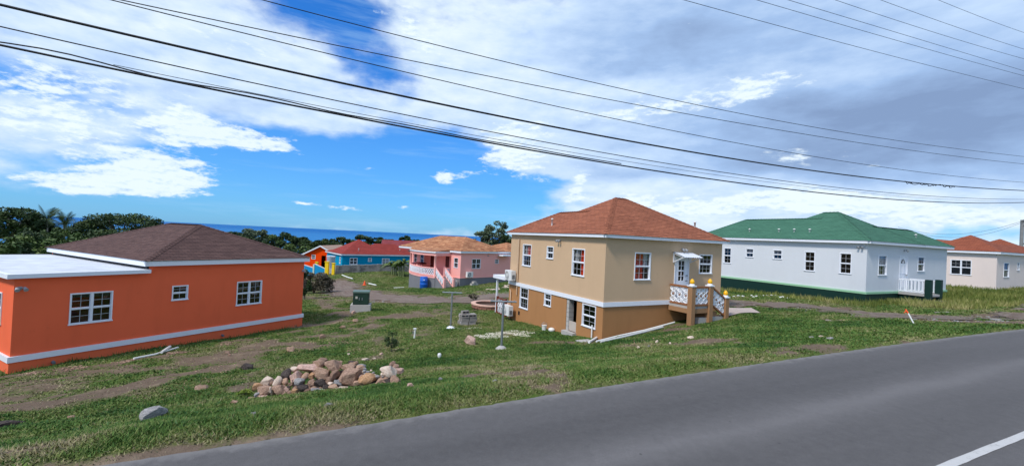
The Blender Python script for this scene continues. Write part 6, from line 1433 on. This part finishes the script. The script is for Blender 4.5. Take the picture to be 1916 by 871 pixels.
def banana(px, py, Y, zt, n, label, seed):
    p = at_depth(px, py, Y); g = gz(p[0], Y); rr = random.Random(seed); t = thing('banana_plant', (p[0], Y, g), 0, label, 'banana plant', 'banana plants'); h = zt
    for s in range(3):
        m = MB(); m.tube([(s * .3 - .3, 0, -.2), (s * .3 - .3, 0, h * (.75 + .1 * s))], [.13, .08], 8); m.build('stem', palm_l if False else paint('banana_stem', (.16, .2, .08), .6, .2, .1), t)
    for k in range(n):
        a = 6.283 * k / n * 1.618 + rr.uniform(-.2, .2); L = rr.uniform(1.9, 2.8); e = rr.uniform(.5, 1.45); sd = Vector((-math.sin(a), math.cos(a), 0)); P = []
        for i in range(8): s = i / 7; P.append(Vector((L * s * math.cos(e) * math.cos(a), L * s * math.cos(e) * math.sin(a), L * (s * math.sin(e) - .8 * s * s))))
        V = []
        for i in range(7):
            for g_s in (1, -1):
                w0 = .27 * math.sin(math.pi * (i / 7 * .93 + .05)) * g_s; w1 = .27 * math.sin(math.pi * ((i + 1) / 7 * .93 + .05)) * g_s
                V.append([tuple(P[i]), tuple(P[i + 1]), tuple(P[i + 1] + sd * w1 * .95 + Vector((0, 0, -abs(w1) * .45))), tuple(P[i] + sd * w0 + Vector((0, 0, -abs(w0) * .45)))])
        V = np.array(V); me = quads_mesh('leaf', V, np.full(len(V), rr.uniform(.35, 1.)), leaf_m); link('leaf', me, t, ((k % 3) * .3 - .3, 0, h * (.75 + .1 * (k % 3))))
banana(752, 490, 61, 1.9, 30, 'banana plant with large arching leaves by the block wall, left of the pink house', 3)
banana(738, 492, 62, 1.5, 20, 'lower banana plant beside the larger one at the block wall', 5)

# ------------------------------------------------------------------ grass (too many blades to count)
FOOT = [(TANH, -.1, 7.5, -.1, 8.5), (TANH, 3.7, 6.35, -1.35, 0), (ORGH, -.1, 10.1, -.1, 9.8), (WHH, -.1, 10.3, -.1, 11.3), (WHH, 3.5, 5.1, -1.5, 0), (PKH, -2.8, 13, -.1, 10.9), (BLH, -.1, 12, -.1, 9.3), (CRH, -.1, 13.1, -.1, 9.1)]
def inside(x, y, f):
    h, a, b, c, d = f; th = rad(h[2]); dx, dy = x - h[0], y - h[1]; s = dx * math.sin(th) + dy * math.cos(th); t = -dx * math.cos(th) + dy * math.sin(th); return (s > a) & (s < b) & (t > c) & (t < d)
TRK = resample(catmull(np.array(tr, float), 10), 1.); MUDC = resample(catmull(np.array(mt_, float), 10), .5)
def dist_pts(x, y, P):
    out = np.full(x.shape, 1e9)
    for p in P: out = np.minimum(out, np.hypot(x - p[0], y - p[1]))
    return out
GDT = dist_pts(GX, GY, TRK); GDM = dist_pts(GX, GY, MUDC)
PATHP = [on_ground(*q) for q in ((1344, 596), (1424, 586.5), (1406, 577), (1352, 577))]
def grass(name, n, seed, r0, r1, hfun, mat, keep, wfun, lean=.6):
    rr = np.random.default_rng(seed); th = rr.uniform(-rad(56), rad(56), n); r = r0 * (r1 / r0) ** rr.random(n); x, y = r * np.sin(th), r * np.cos(th)
    sd = sample(GSD, x, y); k = (sd > -.06) & (y > 2)
    x, y, sd = x[k], y[k], sd[k]; D = np.clip(sample(GD, x, y) + vnoise(x * 9, y * 9, 47) * .3, 0, 1); cl = vnoise(x * 2.2, y * 2.2, 41) + .6 * vnoise(x * 6, y * 6, 42)
    k = keep(x, y, sd, D, cl, rr.random(len(x)))
    for f in FOOT: k &= ~inside(x, y, f)
    dt = sample(GDT, x, y); k &= (dt > 1.9 + vnoise(x * 1.2, y * 1.2, 43) * 2.0 - 1.3 * (rr.random(len(x)) < .22))
    dm = sample(GDM, x, y); k &= (dm > .85 + vnoise(x * 1.2, y * 1.2, 44) * 1.3 - .8 * (rr.random(len(x)) < .22))
    hu = ((x - A0.x) * du.x + (y - A0.y) * du.y) / LU; hv = (x - A0.x) * dn.x + (y - A0.y) * dn.y; k &= ~((hu > .0) & (hu < 1.02) & (hv > .06 + .12 * cl) & (hv < .9))
    c = np.zeros(len(x), bool) | True
    for i in range(4): a, b = PATHP[i], PATHP[(i + 1) % 4]; c &= ((b.x - a.x) * (y - a.y) - (b.y - a.y) * (x - a.x)) > 0
    k &= ~c
    x, y, sd, D, cl = x[k], y[k], sd[k], D[k], cl[k]; n = len(x); z = ground_z(x, y) - .005; R = np.hypot(x, y)
    h = hfun(x, y, sd, D, cl) * rr.uniform(.55, 1.3, n); w = wfun(R) * rr.uniform(.7, 1.3, n); a = rr.uniform(0, 6.283, n); ld = rr.uniform(0, 6.283, n); ll = h * rr.uniform(.1, 1., n) * lean
    B = np.stack([x, y, z], 1); s = np.stack([np.cos(a) * w, np.sin(a) * w, np.zeros(n)], 1); T_ = B + np.stack([np.cos(ld) * ll, np.sin(ld) * ll, h], 1)
    V = np.stack([B - s, B + s, T_], 1); pn = vnoise(x * .45, y * .45, 45) * .7 + vnoise(x * 1.7, y * 1.7, 46) * .5
    tone = np.clip(.38 + pn * 1.0 + rr.normal(0, .15, n) + D * .75, 0, 1)
    return tag(link(name, quads_mesh(name, V, tone, mat)), kind='stuff')
g_mat = foliage_mat('grass_blades', [(0, (.030, .082, .014)), (1, (.30, .245, .14)), (.32, (.078, .155, .025)), (.58, (.160, .195, .050))], .7)
tall_m = foliage_mat('tall_grass_blades', [(0, (.09, .13, .02)), (1, (.42, .36, .16)), (.5, (.20, .22, .05))], .7)
lush = lambda x, y, sd: np.clip(1 - np.abs(sd - 1.3) / 1.5, 0, 1) * np.clip((6 - x) / 4, 0, 1)
grass('grass', 1050000, 71, 4., 75., lambda x, y, sd, D, cl: (.032 + .014 * lush(x, y, sd) + .018 * np.clip(cl, 0, 1)) * (1 + np.hypot(x, y) / 60) * (1 - .45 * D), g_mat,
      lambda x, y, sd, D, cl, u: u < np.clip(1.12 - D * 1.45 + cl * .35, .05, 1) * np.clip((sd + .08) / .12, .25, 1), lambda R: .0038 + .0011 * R, 1.7)
grass('dry_stalks', 260000, 74, 4.5, 34., lambda x, y, sd, D, cl: .055 + .03 * np.clip(cl, 0, 1), foliage_mat('dry_stalk_blades', [(0, (.16, .14, .06)), (1, (.42, .36, .22)), (.5, (.28, .25, .12))], .8),
      lambda x, y, sd, D, cl, u: u < np.clip(.06 + cl * .30, 0, .3) * np.clip(sd / .4, 0, 1) * np.clip(.35 + D, .3, 1), lambda R: .0022 + .0005 * R, 1.2)
grass('creeping_weeds', 420000, 75, 4.2, 40., lambda x, y, sd, D, cl: .036 + .045 * np.clip(cl, 0, 1), foliage_mat('broad_weed_leaves', [(0, (.022, .072, .016)), (1, (.13, .20, .035)), (.5, (.050, .125, .022))], .6),
      lambda x, y, sd, D, cl, u: u < np.clip((vnoise(x * 1.5, y * 1.5, 61) + .5 * vnoise(x * 4, y * 4, 62) - .12) * 2.2, 0, .8) * (D < .45) * np.clip(sd / .3, 0, 1), lambda R: .011 + .0012 * R, 1.9)
def tall_region(x, y):
    th = rad(WHH[2]); dx, dy = x - WHH[0], y - WHH[1]; s = dx * math.sin(th) + dy * math.cos(th); t = -dx * math.cos(th) + dy * math.sin(th); return s, t
def tall_keep(x, y, sd, D, cl, u):
    s, t = tall_region(x, y)
    a = (s > .5) & (s < 30) & (t < .2) & (t > -3.9 - .1 * s) & (u < .55 + cl * .5)                      # rough grass right of and before the white house
    b = (s < -.05) & (s > -1.3) & (t > -1) & (t < 12) & (u < .45 + cl * .5)
    c = (s > 10.3) & (s < 34) & (t < 6) & (t > -5) & (u < .6 + cl * .5)
    return (a | b | c) & (sd > 2.2)
grass('tall_grass', 900000, 72, 17., 70., lambda x, y, sd, D, cl: .24 + .16 * np.clip(cl, -.4, 1), tall_m, tall_keep, lambda R: .002 + .0005 * R, .7)
def weed_keep(x, y, sd, D, cl, u):
    th = rad(ORGH[2]); dx, dy = x - ORGH[0], y - ORGH[1]; s = dx * math.sin(th) + dy * math.cos(th); t = -dx * math.cos(th) + dy * math.sin(th)
    a = (s > -.3) & (s < 10.4) & (t < -.03) & (t > -.30) & (u < .35 + cl * .7)
    th = rad(TANH[2]); dx, dy = x - TANH[0], y - TANH[1]; s = dx * math.sin(th) + dy * math.cos(th); t = -dx * math.cos(th) + dy * math.sin(th)
    return a | ((s < -.02) & (s > -.25) & (t > 2.8) & (t < 8) & (u < .1 + cl * .7))
grass('weeds', 500000, 73, 11., 32., lambda x, y, sd, D, cl: .13 + .12 * np.clip(cl, 0, 1), g_mat, weed_keep, lambda R: .004 + .0004 * R, .8)
